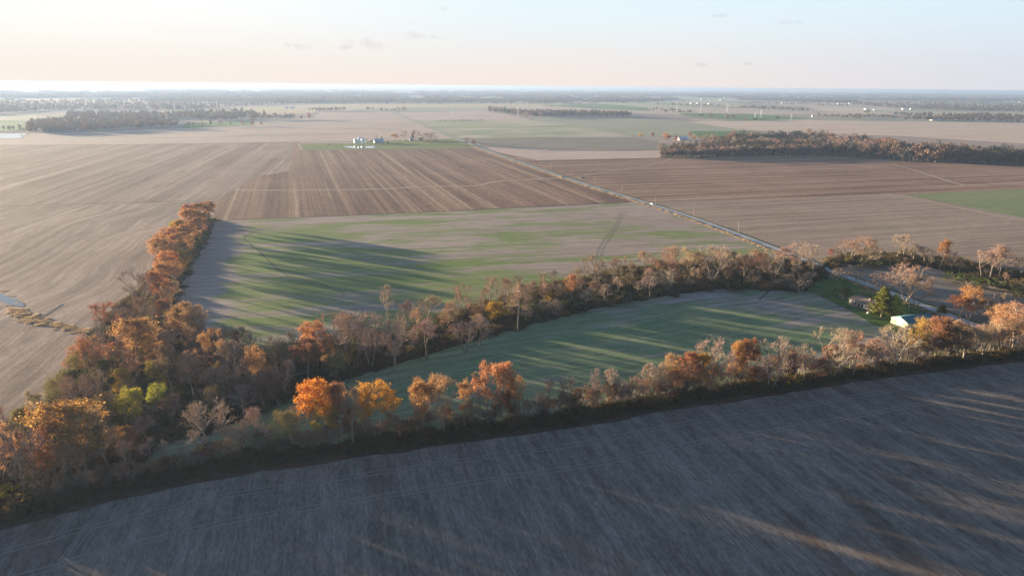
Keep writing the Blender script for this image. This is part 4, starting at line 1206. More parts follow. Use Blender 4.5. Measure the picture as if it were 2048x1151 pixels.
# ------------------------------------------------------------------ left woodland, the trees that stand out
LW = [
    (283, 632, 538, 66, 'bare5', 'brown', B, 'tall dark brown wide topped bare tree left of the orange row'), (296, 650, 590, 44, 'thin0', 'brown', A, 'brown tree under the tall dark wide topped tree'),
    (222, 672, 600, 62, 'thin2', 'rust', A, 'rust red leaning tree at the upper left of the woodland'), (272, 756, 626, 86, 'full0', 'orange', A, 'bright orange spreading tree high in the left woodland'),
    (196, 762, 664, 70, 'thin4', 'rust', A, 'rust pink wide tree on the left flank of the woodland'), (164, 762, 690, 52, 'thin0', 'rust', A, 'low rust red tree at the left flank of the woodland'),
    (378, 700, 604, 56, 'thin1', 'orange', A, 'orange brown tree right of the bright spreading tree'), (366, 690, 610, 46, 'full3', 'rust', A, 'rust orange tree at the corner of the middle green field'),
    (410, 700, 612, 46, 'thin3', 'peach', A, 'peach tree reaching over the middle green field corner'), (424, 752, 655, 50, 'thin2', 'orange', A, 'dull tree with orange cap in the upper woodland'),
    (512, 800, 686, 66, 'thin4', 'orange', A, 'orange capped tree in the right part of the left woodland'), (634, 738, 642, 54, 'full4', 'orange', A, 'upper bright orange tree at the head of the creek'),
    (616, 768, 680, 56, 'full1', 'rust', A, 'lower rust red tree at the head of the creek'), (660, 750, 672, 34, 'slimleaf0', 'peach', A, 'narrow peach olive tree right of the two creek head trees'),
    (672, 775, 700, 40, 'thin1', 'olive', A, 'olive tree right of the rust red creek tree'), (390, 800, 715, 52, 'thin0', 'pink', A, 'pink brown tree with white trunk in the woodland middle'),
    (462, 800, 728, 46, 'bare0', 'pale', B, 'pale bare tree with forked limbs in the woodland middle'), (432, 800, 735, 36, 'bare4', 'pale', B, 'pale stemmed bare tree left of the forked one'),
    (320, 790, 720, 44, 'full1', 'yellow', A, 'golden yellow tree in the dark of the woodland'), (250, 800, 735, 40, 'full3', 'yellow', A, 'yellow green tree below the bright spreading tree'),
    (322, 845, 768, 40, 'full4', 'lime', A, 'bright lime yellow tree low in the woodland'), (258, 862, 778, 56, 'full2', 'yellow', A, 'yellow leaved tree with gaps low in the woodland'),
    (210, 870, 785, 46, 'thin0', 'olive', A, 'olive tree at the lower left of the woodland'), (160, 850, 750, 60, 'bare0', 'pink', B, 'crooked grey pink bare tree left of the yellow trees'),
    (200, 850, 735, 60, 'bare3', 'pink', B, 'tall grey pink bare tree behind the yellow trees'), (345, 800, 690, 52, 'thin1', 'brown', A, 'brown half bare tree behind the golden yellow tree'),
    (465, 770, 680, 50, 'bare3', 'grey', B, 'round dark grey bare tree at the wood edge by the green field'), (500, 745, 662, 50, 'bareshrub0', 'grey', B, 'low grey thicket tree beside the green field corner'),
    (555, 760, 668, 50, 'bare0', 'grey', B, 'dark bare tree in front of the field edge'), (590, 756, 660, 40, 'bare2', 'grey', B, 'dark leaning bare tree left of the creek head trees'),
    (560, 815, 735, 60, 'thin3', 'brown', A, 'dark brown tree at the woodland tip'), (530, 825, 745, 56, 'thin0', 'brown', A, 'brown tree behind the woodland tip'),
]
lwp = []
for (x, yb, yt, wp, key, colr, nm, lb) in LW:
    px_tree(nm, 'tree', key, x, yb, yt, wp, colr, lb, 'trees standing out in the left woodland'); lwp.append(G(x, yb))
LEFTWOOD = [G(x, y) for x, y in [(-120, 1040), (-120, 900), (40, 862), (115, 815), (160, 760), (195, 700), (240, 660), (300, 640), (345, 640), (360, 665), (440, 705), (530, 725), (610, 712), (690, 690), (720, 745), (640, 768), (560, 802), (495, 836), (415, 853),
                                 (325, 882), (270, 920), (190, 965), (100, 1000)]]
fills = scatter_poly(LEFTWOOD, 9.6, rg, lwp, 6.0)
KINDS = [(B, 'bare0', 'grey'), (B, 'bare1', 'pink'), (B, 'bare3', 'tan'), (B, 'bare2', 'grey'), (A, 'thin0', 'brown'), (A, 'thin1', 'pink'), (A, 'thin2', 'olive'), (A, 'thin3', 'brown'), (A, 'thin4', 'tan'), (B, 'bare5', 'grey'),
         (A, 'full1', 'rust'), (A, 'thin0', 'olive'), (A, 'full3', 'olive'), (B, 'bare4', 'pale')]
word = {'grey': 'grey', 'pink': 'pinkish', 'tan': 'tan', 'brown': 'brown', 'olive': 'olive', 'rust': 'rust', 'pale': 'pale'}
litems = []
for p in fills:
    nm, key, colr = rg.choice(KINDS)
    x, y = proj(p)
    zone = 'lower left' if x < 260 and y > 800 else ('left flank' if x < 260 else ('upper middle' if y < 745 else ('right tip' if x > 480 else 'lower middle')))
    lb = '%s %s tree packed among others in the %s of the left woodland' % (word[colr], 'bare' if nm == B else 'half leafless' if key.startswith('thin') else 'leafy', zone)
    hh = rg.uniform(9, 17)
    o_ = place_tree(nm, 'tree', key, p, hh, rg.uniform(7, 12), colr, lb, '%s %s trees in the %s of the left woodland' % (word[colr], nm.split('_')[0], zone))
    litems.append((o_, p, hh, '%s %s tree' % (word[colr], 'bare' if nm == B else 'half leafless' if key.startswith('thin') else 'leafy')))
MARKS = [(G(r[0], r[1]), r[7]) for r in LW]
tell(litems, MARKS, '', 'trees packed in the left woodland')

# ------------------------------------------------------------------ creek band between the two green fields
CREEK = [(700, 745, 600, 110, 'bare1', 'pale', B, 'big pale brushy bare tree at the left end of the creek band'), (680, 735, 590, 80, 'bare5', 'tan', B, 'tan brushy bare tree behind the big pale one'),
         (742, 738, 618, 64, 'bare3', 'pale', B, 'pale tree with several stems in the left creek band'), (776, 668, 570, 34, 'slim0', 'pale', B, 'tall slim pale tree sticking up over the creek band'),
         (790, 742, 632, 76, 'bare0', 'pale', B, 'pale twisted bare tree in the left creek band'), (815, 672, 600, 40, 'bare2', 'tan', B, 'tan bare tree behind the pale twisted tree'),
         (858, 660, 588, 52, 'bare4', 'tan', B, 'tan oval bare tree at the field side of the creek'), (855, 720, 636, 60, 'bare4', 'pale', B, 'pale Y shaped bare tree in the creek band'),
         (925, 640, 566, 46, 'bare3', 'tan', B, 'tan forked bare tree on the field side of the creek'), (930, 706, 640, 50, 'bare1', 'grey', B, 'grey fan shaped bare tree in the creek band'),
         (960, 700, 630, 48, 'bare0', 'pale', B, 'pale fan shaped bare tree in the creek band'), (965, 640, 612, 34, 'thin3', 'rust', A, 'small rust tree in the creek thicket'),
         (992, 648, 604, 42, 'full3', 'gold', A, 'small golden tree in the creek thicket'), (985, 620, 550, 34, 'slim1', 'tan', B, 'tall slim tan tree over the creek thicket'),
         (1035, 665, 548, 40, 'bare4', 'pale', B, 'tall pale Y stemmed tree left of the creek middle'), (1010, 610, 556, 40, 'bare2', 'tan', B, 'tan bare tree behind the small golden tree'),
         (1062, 590, 568, 34, 'thin0', 'rust', A, 'low rust brown thicket tree on the field side'), (1092, 600, 540, 30, 'slim2', 'tan', B, 'slim tan tree behind the yellow bushes'),
         (1108, 635, 598, 36, 'bareshrub0', 'pale', B, 'small pale brushy tree at the creek foot'), (1145, 610, 545, 34, 'thin1', 'orange', A, 'orange tinted tree in the creek middle'),
         (1190, 572, 510, 56, 'bare0', 'tan', B, 'tan tree with dark branches by the tractor tracks'), (1228, 575, 512, 28, 'slim0', 'tan', B, 'tall slim tan tree right of the tractor tracks'),
         (1300, 598, 550, 36, 'bare4', 'pale', B, 'pale low tree in front of the creek middle'), (1318, 580, 538, 60, 'bare3', 'pale', B, 'spreading pale tree right of the creek middle'),
         (1290, 560, 500, 36, 'bare4', 'tan', B, 'tan tree left of the dense orange tan clump'), (1345, 552, 492, 48, 'thin0', 'tan', A, 'tall orange tan tree in the dense clump'),
         (1372, 570, 494, 50, 'thin2', 'tan', A, 'broad orange tan tree in the dense clump'), (1400, 545, 504, 24, 'slimleaf0', 'rust', A, 'narrow rust tree among tan ones'),
         (1425, 565, 488, 60, 'bare1', 'pale', B, 'large pale tree with white limbs right of the rust one'), (1460, 562, 500, 44, 'bare0', 'tan', B, 'tan tree right of the large pale one'),
         (1488, 565, 505, 40, 'bare4', 'tan', B, 'tan narrow tree near the road end of the creek'), (1514, 560, 505, 40, 'thin3', 'brown', A, 'brown rust tree near the road end of the creek'),
         (1545, 565, 508, 50, 'bare3', 'grey', B, 'grey bare tree at the road end of the creek'), (1565, 548, 494, 40, 'bare2', 'tan', B, 'tan bare tree against the road'),
         (1598, 545, 484, 54, 'bare1', 'pale', B, 'bright pale fan tree beside the road bend'), (1625, 550, 488, 42, 'bare3', 'pale', B, 'pale forked tree right of the bright fan tree'),
         (1600, 588, 545, 50, 'bareshrub1', 'brown', B, 'dark brown thicket at the corner of the curved green field')]
cp = []
for (x, yb, yt, wp, key, colr, nm, lb) in CREEK:
    px_tree(nm, 'tree', key, x, yb, yt, wp, colr, lb, 'trees standing out along the creek'); cp.append(G(x, yb))
CREEKP = [G(x, y) for x, y in [(690, 690), (720, 680), (810, 668), (905, 632), (1000, 600), (1085, 575), (1150, 560), (1250, 540), (1400, 525), (1500, 520), (1560, 522), (1630, 535), (1645, 548), (1612, 572), (1590, 580), (1450, 574), (1300, 592),
                               (1200, 611), (1100, 636), (1000, 661), (900, 690), (750, 736), (700, 745)]]
citems = []
KC = [(B, 'bare0', 'grey'), (B, 'bare1', 'tan'), (B, 'bare3', 'tan'), (B, 'bare2', 'grey'), (B, 'bare4', 'pale'), (A, 'thin1', 'tan'), (A, 'thin3', 'brown'), (B, 'slim0', 'tan'), (B, 'slim1', 'grey'), (B, 'bare2', 'pink'), (A, 'thin0', 'pink')]
for p in scatter_poly(CREEKP, 10.2, rg, cp, 6.0):
    nm, key, colr = rg.choice(KC)
    x, y = proj(p)
    zone = 'left end' if x < 850 else ('left half' if x < 1080 else ('middle' if x < 1300 else 'right end'))
    lb = '%s %s tree crowded among others at the %s of the creek band' % (word[colr], 'bare' if nm == B else 'half leafless', zone)
    slimf = 0.55 if key.startswith('slim') else 1.0
    hh = rg.uniform(6.5, 14) if x < 1540 else rg.uniform(5, 8)
    o_ = place_tree(nm, 'tree', key, p, hh, rg.uniform(6, 10) * slimf, colr, lb, '%s %s trees at the %s of the creek' % (word[colr], nm.split('_')[0], zone))
    citems.append((o_, p, hh * 1.3, '%s %s tree' % (word[colr], 'bare' if nm == B else 'half leafless')))
tell(citems, [(G(r[0], r[1]), r[7]) for r in CREEK], '', 'trees crowded in the creek band')

# ------------------------------------------------------------------ band right of the road
RB = [(1700, 520, 478, 60, 'bare1', 'tan', B, 'wide tan bare tree at the left of the right hand band'), (1722, 528, 472, 48, 'thin0', 'tan', A, 'tan tree with rust cap in the right hand band'),
      (1660, 520, 496, 12, 'slimleaf0', 'red', A, 'small red vine covered post tree beside the road'), (1740, 530, 490, 40, 'bare3', 'tan', B, 'tan bare tree beside the rust capped one'),
      (1790, 526, 466, 22, 'slim0', 'pale', B, 'tall leaning pale slim tree in the right hand band'), (1808, 520, 468, 26, 'slim1', 'pale', B, 'tall pale bushy topped slim tree'),
      (1826, 528, 486, 34, 'bare2', 'grey', B, 'grey bare tree right of the pale slim trees'), (1848, 530, 492, 36, 'bare4', 'grey', B, 'thin grey tree in the middle of the right hand band'),
      (1878, 540, 476, 26, 'slimleaf1', 'rust', A, 'slim tree with rust top in the right hand band'), (1905, 545, 500, 30, 'slim2', 'grey', B, 'faint slim tree right of the rust topped one'),
      (1962, 560, 500, 30, 'slim0', 'tan', B, 'left of a cluster of slim tan trees in the right band'), (1978, 562, 488, 34, 'bare4', 'tan', B, 'tallest of a cluster of slim tan trees in the right band'),
      (1996, 562, 490, 34, 'bare2', 'tan', B, 'right of a cluster of slim tan trees in the right band'), (2014, 552, 505, 40, 'bare3', 'brown', B, 'dark brown tree at the right band end'),
      (2040, 556, 510, 40, 'bare0', 'pale', B, 'pale tree cut by the right edge above the band')]
for (x, yb, yt, wp, key, colr, nm, lb) in RB:
    px_tree(nm, 'tree', key, x, yb, yt, wp, colr, lb, 'trees of the band right of the road')
RBP = [G(x, y) for x, y in RB_PX]
ritems = []
for p in scatter_poly(RBP, 14.0, rg):
    x, y = proj(p)
    colr = rg.choice(['grey', 'tan', 'brown'])
    hh = rg.uniform(5, 10)
    o_ = place_tree(B, 'tree', rg.choice(['bare2', 'slim0', 'slim2', 'bare4']), p, hh, rg.uniform(3, 6), colr, '%s small bare tree in the %s half of the right hand band' % (word[colr], 'left' if x < 1880 else 'right'), '%s small trees of the %s right band' % (word[colr], 'near' if x < 1880 else 'far'))
    ritems.append((o_, p, hh * 1.6, '%s bare tree' % word[colr]))
tell(ritems, [(G(r[0], r[1]), r[7]) for r in RB], '', 'small trees of the right hand band')

# ------------------------------------------------------------------ undergrowth
FR = [p for p in FRONT]
hedge = []
for i in range(len(FR) - 1):
    a, b = FR[i], FR[i + 1]; L = (b - a).length; nrm = Vector((-(b - a).y, (b - a).x, 0)).normalized()
    if nrm.y < 0: nrm = -nrm
    for _ in range(int(L * 1.5)):
        p = a.lerp(b, rg.random()) + nrm * (2.0 + abs(rg.gauss(0, 3.2)))
        hedge.append((p.x, p.y, 0, rg.uniform(0.8, 1.5)))
instancer('hedge_undergrowth', hedge, SCRUB, 'dark green brown undergrowth along the foot of the front row')
wf = [(p.x, p.y, 0, rg.uniform(.7, 1.5)) for p in scatter_poly(WOOD, 2.7, rg, tries=20)]
instancer('woodland_undergrowth', wf, SCRUB, 'dense dark brush under the left woodland and along the creek', size=(.8, 1.3))
rb = [(p.x, p.y, 0, rg.uniform(.8, 1.6)) for p in scatter_poly(RBP, 3.2, rg, tries=20)]
instancer('band_undergrowth', rb, SCRUB, 'green brown brush in the band right of the road', size=(.8, 1.3))
# rounder bushes that stand out
BUSH = [(425, 905, 40, 24, 'gold', 'golden bush under the spreading pale bare tree'), (400, 910, 30, 18, 'gold', 'orange yellow bush left of the spreading pale bare tree'), (450, 903, 34, 20, 'yellow', 'yellow green bush right of the spreading pale bare tree'),
        (548, 894, 36, 16, 'olive', 'low olive bush near the olive tan tree'), (740, 882, 34, 16, 'gold', 'low golden brush below the round bright orange tree'), (60, 1010, 60, 34, 'olive', 'olive yellow bush at the lower left corner'),
        (20, 1000, 50, 34, 'yellow', 'yellow bush at the left edge below the orange crown'), (230, 955, 50, 28, 'green', 'green bush right of the pale left trunk'), (1060, 628, 40, 24, 'olive', 'yellow olive thicket bush along the creek'),
        (1105, 606, 44, 26, 'gold', 'golden olive bush behind the creek'), (1262, 575, 50, 26, 'olive', 'olive bush left of the dense orange tan clump'), (1012, 625, 36, 20, 'olive', 'olive bush on the field side of the creek'),
        (1910, 560, 40, 16, 'green', 'round green bush in the right hand band'), (1935, 570, 50, 18, 'green', 'wide green bush in the right hand band'), (1740, 535, 60, 16, 'green', 'dark green bush in the left of the right band'),
        (1800, 534, 60, 18, 'olive', 'olive bush below the pale slim trees'), (1985, 580, 60, 22, 'green', 'green bush below the slim tan cluster'), (2035, 590, 50, 22, 'green', 'green bush at the right edge above the grey field'),
        (1250, 605, 50, 22, 'dkgreen', 'dark green bush at the creek foot'), (1150, 622, 50, 22, 'dkgreen', 'dark green bush at the middle creek foot'), (1460, 580, 60, 22, 'dkgreen', 'dark green bush above the curved green field'),
        (830, 690, 60, 36, 'green', 'green bush inside the left creek band'), (720, 712, 50, 34, 'green', 'green bush behind the twisted pale tree'), (590, 775, 60, 30, 'dkgreen', 'dark green bush by the rust red creek tree'), (645, 790, 60, 30, 'green', 'green brush at the shaded woodland foot')]
for (x, yb, wp, hp, colr, lb) in BUSH:
    p = G(x, yb); s = depth(p) / FPX
    place_tree('shrub', 'shrub', rg.choice(['shrub0', 'shrub1']), p, hp * s, wp * s, colr, lb, 'bushes that stand out in the brush')
# ------------------------------------------------------------------ far trees and woods
ORD = ['first', 'second', 'third', 'fourth', 'fifth', 'sixth', 'seventh', 'eighth', 'ninth', 'tenth', 'eleventh', 'twelfth']     # counted from the left


def far_row(x0, y0, x1, y1, n, hpx, colours, label, group, wf=(0.7, 1.1), jy=1.0, name='far_tree'):
    cnt_ = {}
    for i in range(n):
        f = (i + (rg.uniform(-.35, .35) if n > 2 else 0)) / max(1, n - 1)
        x = x0 + (x1 - x0) * f; y = y0 + (y1 - y0) * f + rg.uniform(-jy, 0.2)
        p = G(x, y); h = rg.uniform(0.75, 1.15) * hpx * depth(p) / FPX
        colr = rg.choice(colours)
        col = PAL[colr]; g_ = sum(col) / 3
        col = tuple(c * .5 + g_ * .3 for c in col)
        said_ = label % word2[colr] if '%s' in label else label
        cnt_[colr if '%s' in label else ''] = cnt_.get(colr if '%s' in label else '', 0) + 1
        k_ = cnt_[colr if '%s' in label else '']
        if k_ <= len(ORD): said_ = ORD[k_ - 1] + ' ' + ' '.join(said_.split()[:15])
        place_tree(name, 'tree', rg.choice(['far0', 'far1', 'far2', 'far3']), p, h, h * rg.uniform(*wf), col, said_, group % word2[colr] if '%s' in group else group)


word2 = dict(word, orange='orange', red='red', green='green', dkgreen='dark green', gold='yellow', peach='peach', pine='dark evergreen', yellow='yellow', dkred='dark red', bright='orange', pineY='green')
# long wood on the right: its front edge and top, tree by tree
for (x0, y0, x1, y1, n, hp, cols, zone) in [
    (1326, 314, 1400, 315, 9, 17, ['tan', 'grey', 'rust'], 'thin left end'), (1400, 314, 1500, 311, 14, 22, ['tan', 'pink', 'grey', 'peach'], 'left part'), (1500, 311, 1640, 310, 22, 22, ['grey', 'grey', 'brown', 'dkgreen', 'tan'], 'middle'),
    (1640, 310, 1760, 317, 20, 27, ['grey', 'brown', 'rust', 'dkgreen'], 'middle right part'), (1760, 317, 1870, 325, 18, 34, ['rust', 'peach', 'brown', 'grey'], 'tall pale stemmed part'),
    (1870, 325, 2100, 333, 34, 32, ['brown', 'grey', 'dkgreen', 'rust'], 'right end')]:
    far_row(x0, y0, x1, y1, n, hp, cols, '%s tree on the front edge of the long wood, ' + zone, '%s front edge trees of the long wood, ' + zone, name='wood_tree')
for (x0, y0, x1, y1, n, hp, cols, zone) in [
    (1455, 287, 1640, 284, 22, 22, ['rust', 'rust', 'brown', 'grey', 'red', 'dkgreen'], 'left'), (1470, 297, 1660, 296, 16, 21, ['grey', 'tan', 'peach'], 'left middle'), (1640, 286, 1770, 303, 15, 24, ['rust', 'brown', 'dkgreen', 'red'], 'centre'),
    (1770, 305, 1900, 312, 14, 27, ['rust', 'red', 'brown', 'rust'], 'right'), (1660, 300, 1780, 308, 12, 25, ['peach', 'grey', 'tan'], 'right middle'), (1900, 312, 2090, 322, 18, 24, ['brown', 'dkgreen', 'rust', 'green'], 'far right')]:
    far_row(x0, y0, x1, y1, n, hp, cols, '%s crown showing over the top of the long wood, ' + zone, '%s crowns over the long wood, ' + zone, name='wood_tree', jy=4)
WOODM = [TREES['wood%d' % i][1] for i in range(4)]
lw = [(p.x, p.y, 0, rg.uniform(.8, 1.15)) for p in scatter_poly(LWOOD, 9.5, rg)]
instancer('wood_interior', lw, WOODM, 'brown and grey crowns filling the long wood at the right')
# single far trees
SINGLE = [(1321, 314, 284, 18, 'bare4', 'pale', 'tall pale bare tree at the left tip of the long wood'), (1281, 276, 265, 14, 'far0', 'gold', 'yellow green round tree left of the lone red tree'), (1306, 276, 263, 12, 'far1', 'dkred', 'round dark red tree beside the yellow one'),
          (1333, 283, 263, 18, 'far2', 'rust', 'round rust tree above the pale bare tree'), (1352, 284, 270, 16, 'far0', 'rust', 'rust tree left of the blue roofed far shed'), (1380, 276, 262, 8, 'far3', 'dkred', 'slim dark tree right of the blue roofed far shed'),
          (1386, 282, 270, 14, 'far1', 'rust', 'rust tree under the slim dark one'), (1418, 300, 268, 40, 'bare1', 'pink', 'broad pinkish bare tree near the left of the long wood'), (1440, 302, 275, 30, 'bare3', 'pink', 'pinkish grey bare tree next to the broad one'),
          (788, 280, 268, 17, 'full1', 'gold', 'round yellow tree at the far farmstead'), (808, 279, 261, 18, 'bare3', 'pink', 'bare forked tree behind the yellow farmstead tree'), (825, 278, 265, 6, 'cone0', 'pine', 'dark evergreen beside the small farm hut'),
          (832, 280, 259, 16, 'bare1', 'pink', 'bare tree behind the small farm hut'), (852, 286, 265, 24, 'bareshrub0', 'pink', 'left of the pinkish bare thicket trees by the farmstead'), (864, 288, 264, 24, 'bareshrub1', 'pink', 'right of the pinkish bare thicket trees by the farmstead'),
          (842, 281, 275, 14, 'shrub0', 'dkgreen', 'dark bush right of the small farm hut'), (934, 289, 274, 16, 'bareshrub0', 'grey', 'dark bare tree at the left side of the far road'), (947, 291, 277, 10, 'far0', 'red', 'small red tree at the left side of the far road'),
          (658, 292, 286, 9, 'bareshrub1', 'grey', 'small bare bush beside the far pond'), (753, 277, 270, 8, 'bareshrub0', 'pink', 'faint bare tree behind the far barn'), (732, 281, 277, 6, 'far2', 'brown', 'small brown bush right of the grain bins'),
          (763, 278, 272, 3, 'cone0', 'pine', 'tiny dark evergreen behind the far barn'), (618, 239, 224, 12, 'far1', 'dkred', 'round dark tree at the right end of the far left row'), (603, 239, 229, 7, 'far2', 'brown', 'small brown tree left of the round dark one'),
          (1050, 238, 222, 18, 'far1', 'grey', 'round grey tree in front of the dark far woodlot'), (763, 223.5, 214, 8, 'far0', 'dkgreen', 'round dark green tree left of the far road end'), (796, 222, 212, 6, 'far3', 'olive', 'slim olive tree near the far road end'),
          (808, 223.5, 212, 12, 'far1', 'brown', 'round brown tree right of the far road end'), (736, 221, 212, 9, 'far2', 'brown', 'left of two brown trees beside the straw field'), (745, 221, 213, 9, 'far0', 'brown', 'right of two brown trees beside the straw field'),
          (722, 212, 208.5, 5, 'far2', 'grey', 'tiny round tree on the far pale field'), (1402, 234, 226, 10, 'far0', 'dkgreen', 'small dark bush tree left of the green far field'), (1422, 236, 225, 14, 'far1', 'brown', 'left bush of the group on the green far field'),
          (1453, 239, 226, 18, 'far2', 'grey', 'grey bush tree in the middle of the green far field'), (1466, 239, 229, 14, 'far3', 'grey', 'grey bush right of the middle one on the green far field'), (1491, 241, 232, 10, 'far1', 'olive', 'olive bush at the lower edge of the green far field'),
          (1510, 241, 236, 12, 'far0', 'dkgreen', 'low dark bush at the lower edge of the green far field'), (1554, 239, 231, 9, 'far2', 'dkgreen', 'round dark bush right of the white pylons'), (1637, 232, 225, 8, 'far0', 'dkgreen', 'dark tree beside the small white far house'),
          (1464, 216, 209, 9, 'far1', 'grey', 'round tree between the two far hedgerows'), (1496, 211, 204.5, 5, 'far2', 'grey', 'small round tree beyond the far hedgerows'), (1367, 206, 199, 8, 'far1', 'brown', 'round tree left of the far white barns'),
          (1733, 229, 217.5, 14, 'far2', 'olive', 'olive tree in front of the far pinkish field')]
for (x, yb, yt, wp, key, colr, lb) in SINGLE:
    p = G(x, yb)
    h = height_at(p, yt) if yb > 200 else (yb - yt) * depth(p) / FPX
    place_tree('far_tree' if key.startswith('far') else ('bare_tree' if key.startswith('bare') else ('evergreen' if key == 'cone0' else 'autumn_tree')), 'tree', key, p, h, wp * depth(p) / FPX, colr, lb)
far_row(500, 240, 585, 239, 12, 13, ['brown', 'grey', 'rust'], '%s tree in the hazy row left of the tan field corner', '%s trees of the hazy row by the tan field')
far_row(372, 253, 520, 252, 9, 12, ['rust', 'brown', 'grey'], '%s small tree in front of the narrow green meadow', '%s trees before the narrow meadow', wf=(.4, .9))
far_row(505, 252, 506, 246, 2, 14, ['brown'], 'tall rust tree at the end of the narrow green meadow', 'rust trees ending the meadow row')
far_row(620, 223, 688, 222, 13, 9, ['dkgreen', 'grey', 'brown'], '%s tree of the clump round the far white house', '%s trees round the far white house')
far_row(770, 223, 800, 222.5, 6, 6, ['grey', 'brown'], '%s small tree in the clump at the far road end', '%s clump trees at the far road end')
far_row(978, 226, 1080, 237, 20, 15, ['dkgreen', 'grey', 'brown'], '%s tree at the left edge of the dark far woodlot', '%s trees at the left of the far woodlot')
far_row(1080, 233, 1260, 234.5, 30, 13, ['grey', 'dkgreen', 'brown', 'dkgreen'], '%s tree on the front edge of the dark far woodlot', '%s front trees of the far woodlot')
far_row(1302, 223, 1350, 223.5, 9, 8, ['grey', 'brown'], '%s tree of the left far hedgerow', '%s trees of the left far hedgerow')
far_row(1316, 211, 1446, 216, 20, 7, ['grey', 'dkgreen', 'brown'], '%s tree of the far hedgerow below the white barns', '%s trees of the hedgerow below the white barns')
far_row(1480, 218, 1614, 224, 22, 9, ['grey', 'dkgreen', 'brown'], '%s tree of the far hedgerow right of the white barns', '%s trees of the hedgerow right of the white barns')
far_row(1650, 236, 1720, 239, 12, 9, ['grey', 'brown', 'olive'], '%s tree in the scattered far line before the peach field', '%s trees before the peach field')
far_row(1792, 233, 1862, 234, 10, 10, ['grey', 'dkgreen'], '%s tree between the two white far buildings', '%s trees between the white far buildings')
far_row(880, 242.2, 965, 242.2, 26, 2.2, ['brown', 'dkgreen'], 'low dark shrub of the line on the pinkish far field', 'low shrubs on the pinkish far field', wf=(1.5, 2.5), name='far_shrub')

# the far woods, as masses
def mass(name, bands, label, key=WOODM, gaps=()):
    pts = []
    for (poly, n, sc) in bands:
        xs = [p[0] for p in poly]; ys = [p[1] for p in poly]
        k = 0; tries = 0
        while k < n and tries < n * 30:
            tries += 1
            x, y = rg.uniform(min(xs), max(xs)), rg.uniform(min(ys), max(ys))
            if not in_poly((x, y), poly) or any(in_poly((x, y), g_) for g_ in gaps): continue
            p = G(x, y); pts.append((p.x, p.y, 0, sc * rg.uniform(.8, 1.2))); k += 1
    instancer(name, pts, key, label)


CL = []
for i in range(3):      # a clump of many low crowns, for the farthest woods
    r_ = np.random.default_rng(300 + i); V_, T_, M_, b_ = [], [], [], 0
    n_ = 34; cc = np.stack([r_.uniform(-60, 60, n_), r_.uniform(-28, 28, n_), np.zeros(n_)], 1)
    for c_ in cc:
        h_ = r_.uniform(9, 16); w_ = r_.uniform(9, 15)
        q = r_.normal(size=(46, 3)); q /= np.linalg.norm(q, axis=1)[:, None]
        C_ = c_ + np.array([0, 0, h_ * .55]) + q * np.array([w_ / 2, w_ / 2, h_ * .42])
        v, t_ = leaves_np(C_, 4.6, r_); V_.append(v); T_.append(t_ + b_); b_ += len(v)
    CL.append(mesh_np('far_clump', np.concatenate(V_), np.concatenate(T_), [M_farleaf]))
GAPS = [[(20, 199), (165, 197.5), (170, 202), (60, 204)], [(-80, 232), (5, 228), (60, 229), (115, 236), (60, 240), (-80, 242)], [(315, 222), (455, 217.5), (465, 222), (340, 229)], [(455, 215), (620, 209.5), (800, 208), (1140, 208), (1180, 214), (800, 214), (640, 219), (480, 224)],
        [(200, 237), (236, 237), (236, 241), (200, 241)], [(255, 206), (290, 205), (290, 208), (255, 208)]]
mass('left_far_wood', [([(55, 267), (60, 250), (75, 246), (130, 240), (300, 238), (360, 246), (350, 256), (230, 261), (100, 267)], 520, 1.15),
                       ([(-60, 233), (0, 228), (100, 222), (330, 222), (420, 220), (470, 214), (560, 211), (640, 208), (560, 200), (0, 200), (-60, 205)], 1500, 1.2),
                       ([(130, 240), (330, 238), (460, 242), (500, 236), (560, 234), (470, 224), (330, 230), (140, 228)], 520, 1.15),
                       ([(-60, 262), (55, 262), (60, 258), (-60, 257)], 24, .7)], 'hazy brown woods at the left of the plain', gaps=GAPS)
mass('far_woodlot', [([(978, 225), (1080, 233), (1255, 234), (1262, 230), (1200, 226), (1080, 224)], 420, 1.0)], 'dark woodlot in the middle distance')
mass('right_far_wood', [([(1790, 240.5), (1900, 243), (2120, 247), (2120, 236), (1960, 231), (1880, 233), (1860, 238)], 420, 1.1), ([(1705, 212), (1880, 221), (2120, 228), (2120, 214), (1900, 207), (1705, 205)], 900, 1.25),
                        ([(1660, 233), (1790, 238), (1800, 234), (1740, 232)], 60, .8)], 'long bluish brown woods near the right edge')
mass('horizon_wood', [([(560, 206), (760, 204), (760, 196), (560, 196)], 260, 1.0), ([(300, 203), (1000, 205), (1350, 202), (1350, 197.5), (1000, 197), (300, 195)], 520, 1.0),
                      ([(1180, 204), (1330, 203), (1340, 199), (1180, 197)], 60, 1.0), ([(1480, 200), (1700, 206), (1700, 202), (1560, 197)], 120, 1.0),
                      ([(-60, 197), (600, 194.5), (1400, 195.5), (2100, 205), (2100, 190), (1400, 187), (600, 185), (-60, 184)], 800, 1.3),
                      ([(300, 193), (1000, 190), (1600, 193), (2100, 196), (2100, 187), (1500, 184.5), (900, 182.5), (300, 181)], 520, 1.6)],
     'woods fading into haze towards the horizon', CL, gaps=GAPS)
rows_ = [(680, 208, 1140, 208.5, 90), (1060, 209, 1170, 209.5, 18), (1180, 207.5, 1300, 207, 26), (800, 204, 1150, 204, 70), (1500, 207, 1700, 213, 50), (1330, 226.5, 1380, 227, 8)]
pts = []
for (x0, y0, x1, y1, n) in rows_:
    for i in range(n):
        f = rg.random(); p = G(x0 + (x1 - x0) * f, y0 + (y1 - y0) * f + rg.uniform(-.3, .3)); pts.append((p.x, p.y, 0, rg.uniform(.8, 1.5)))
instancer('distant_tree_line', pts, WOODM, 'thin distant tree lines between pale fields')

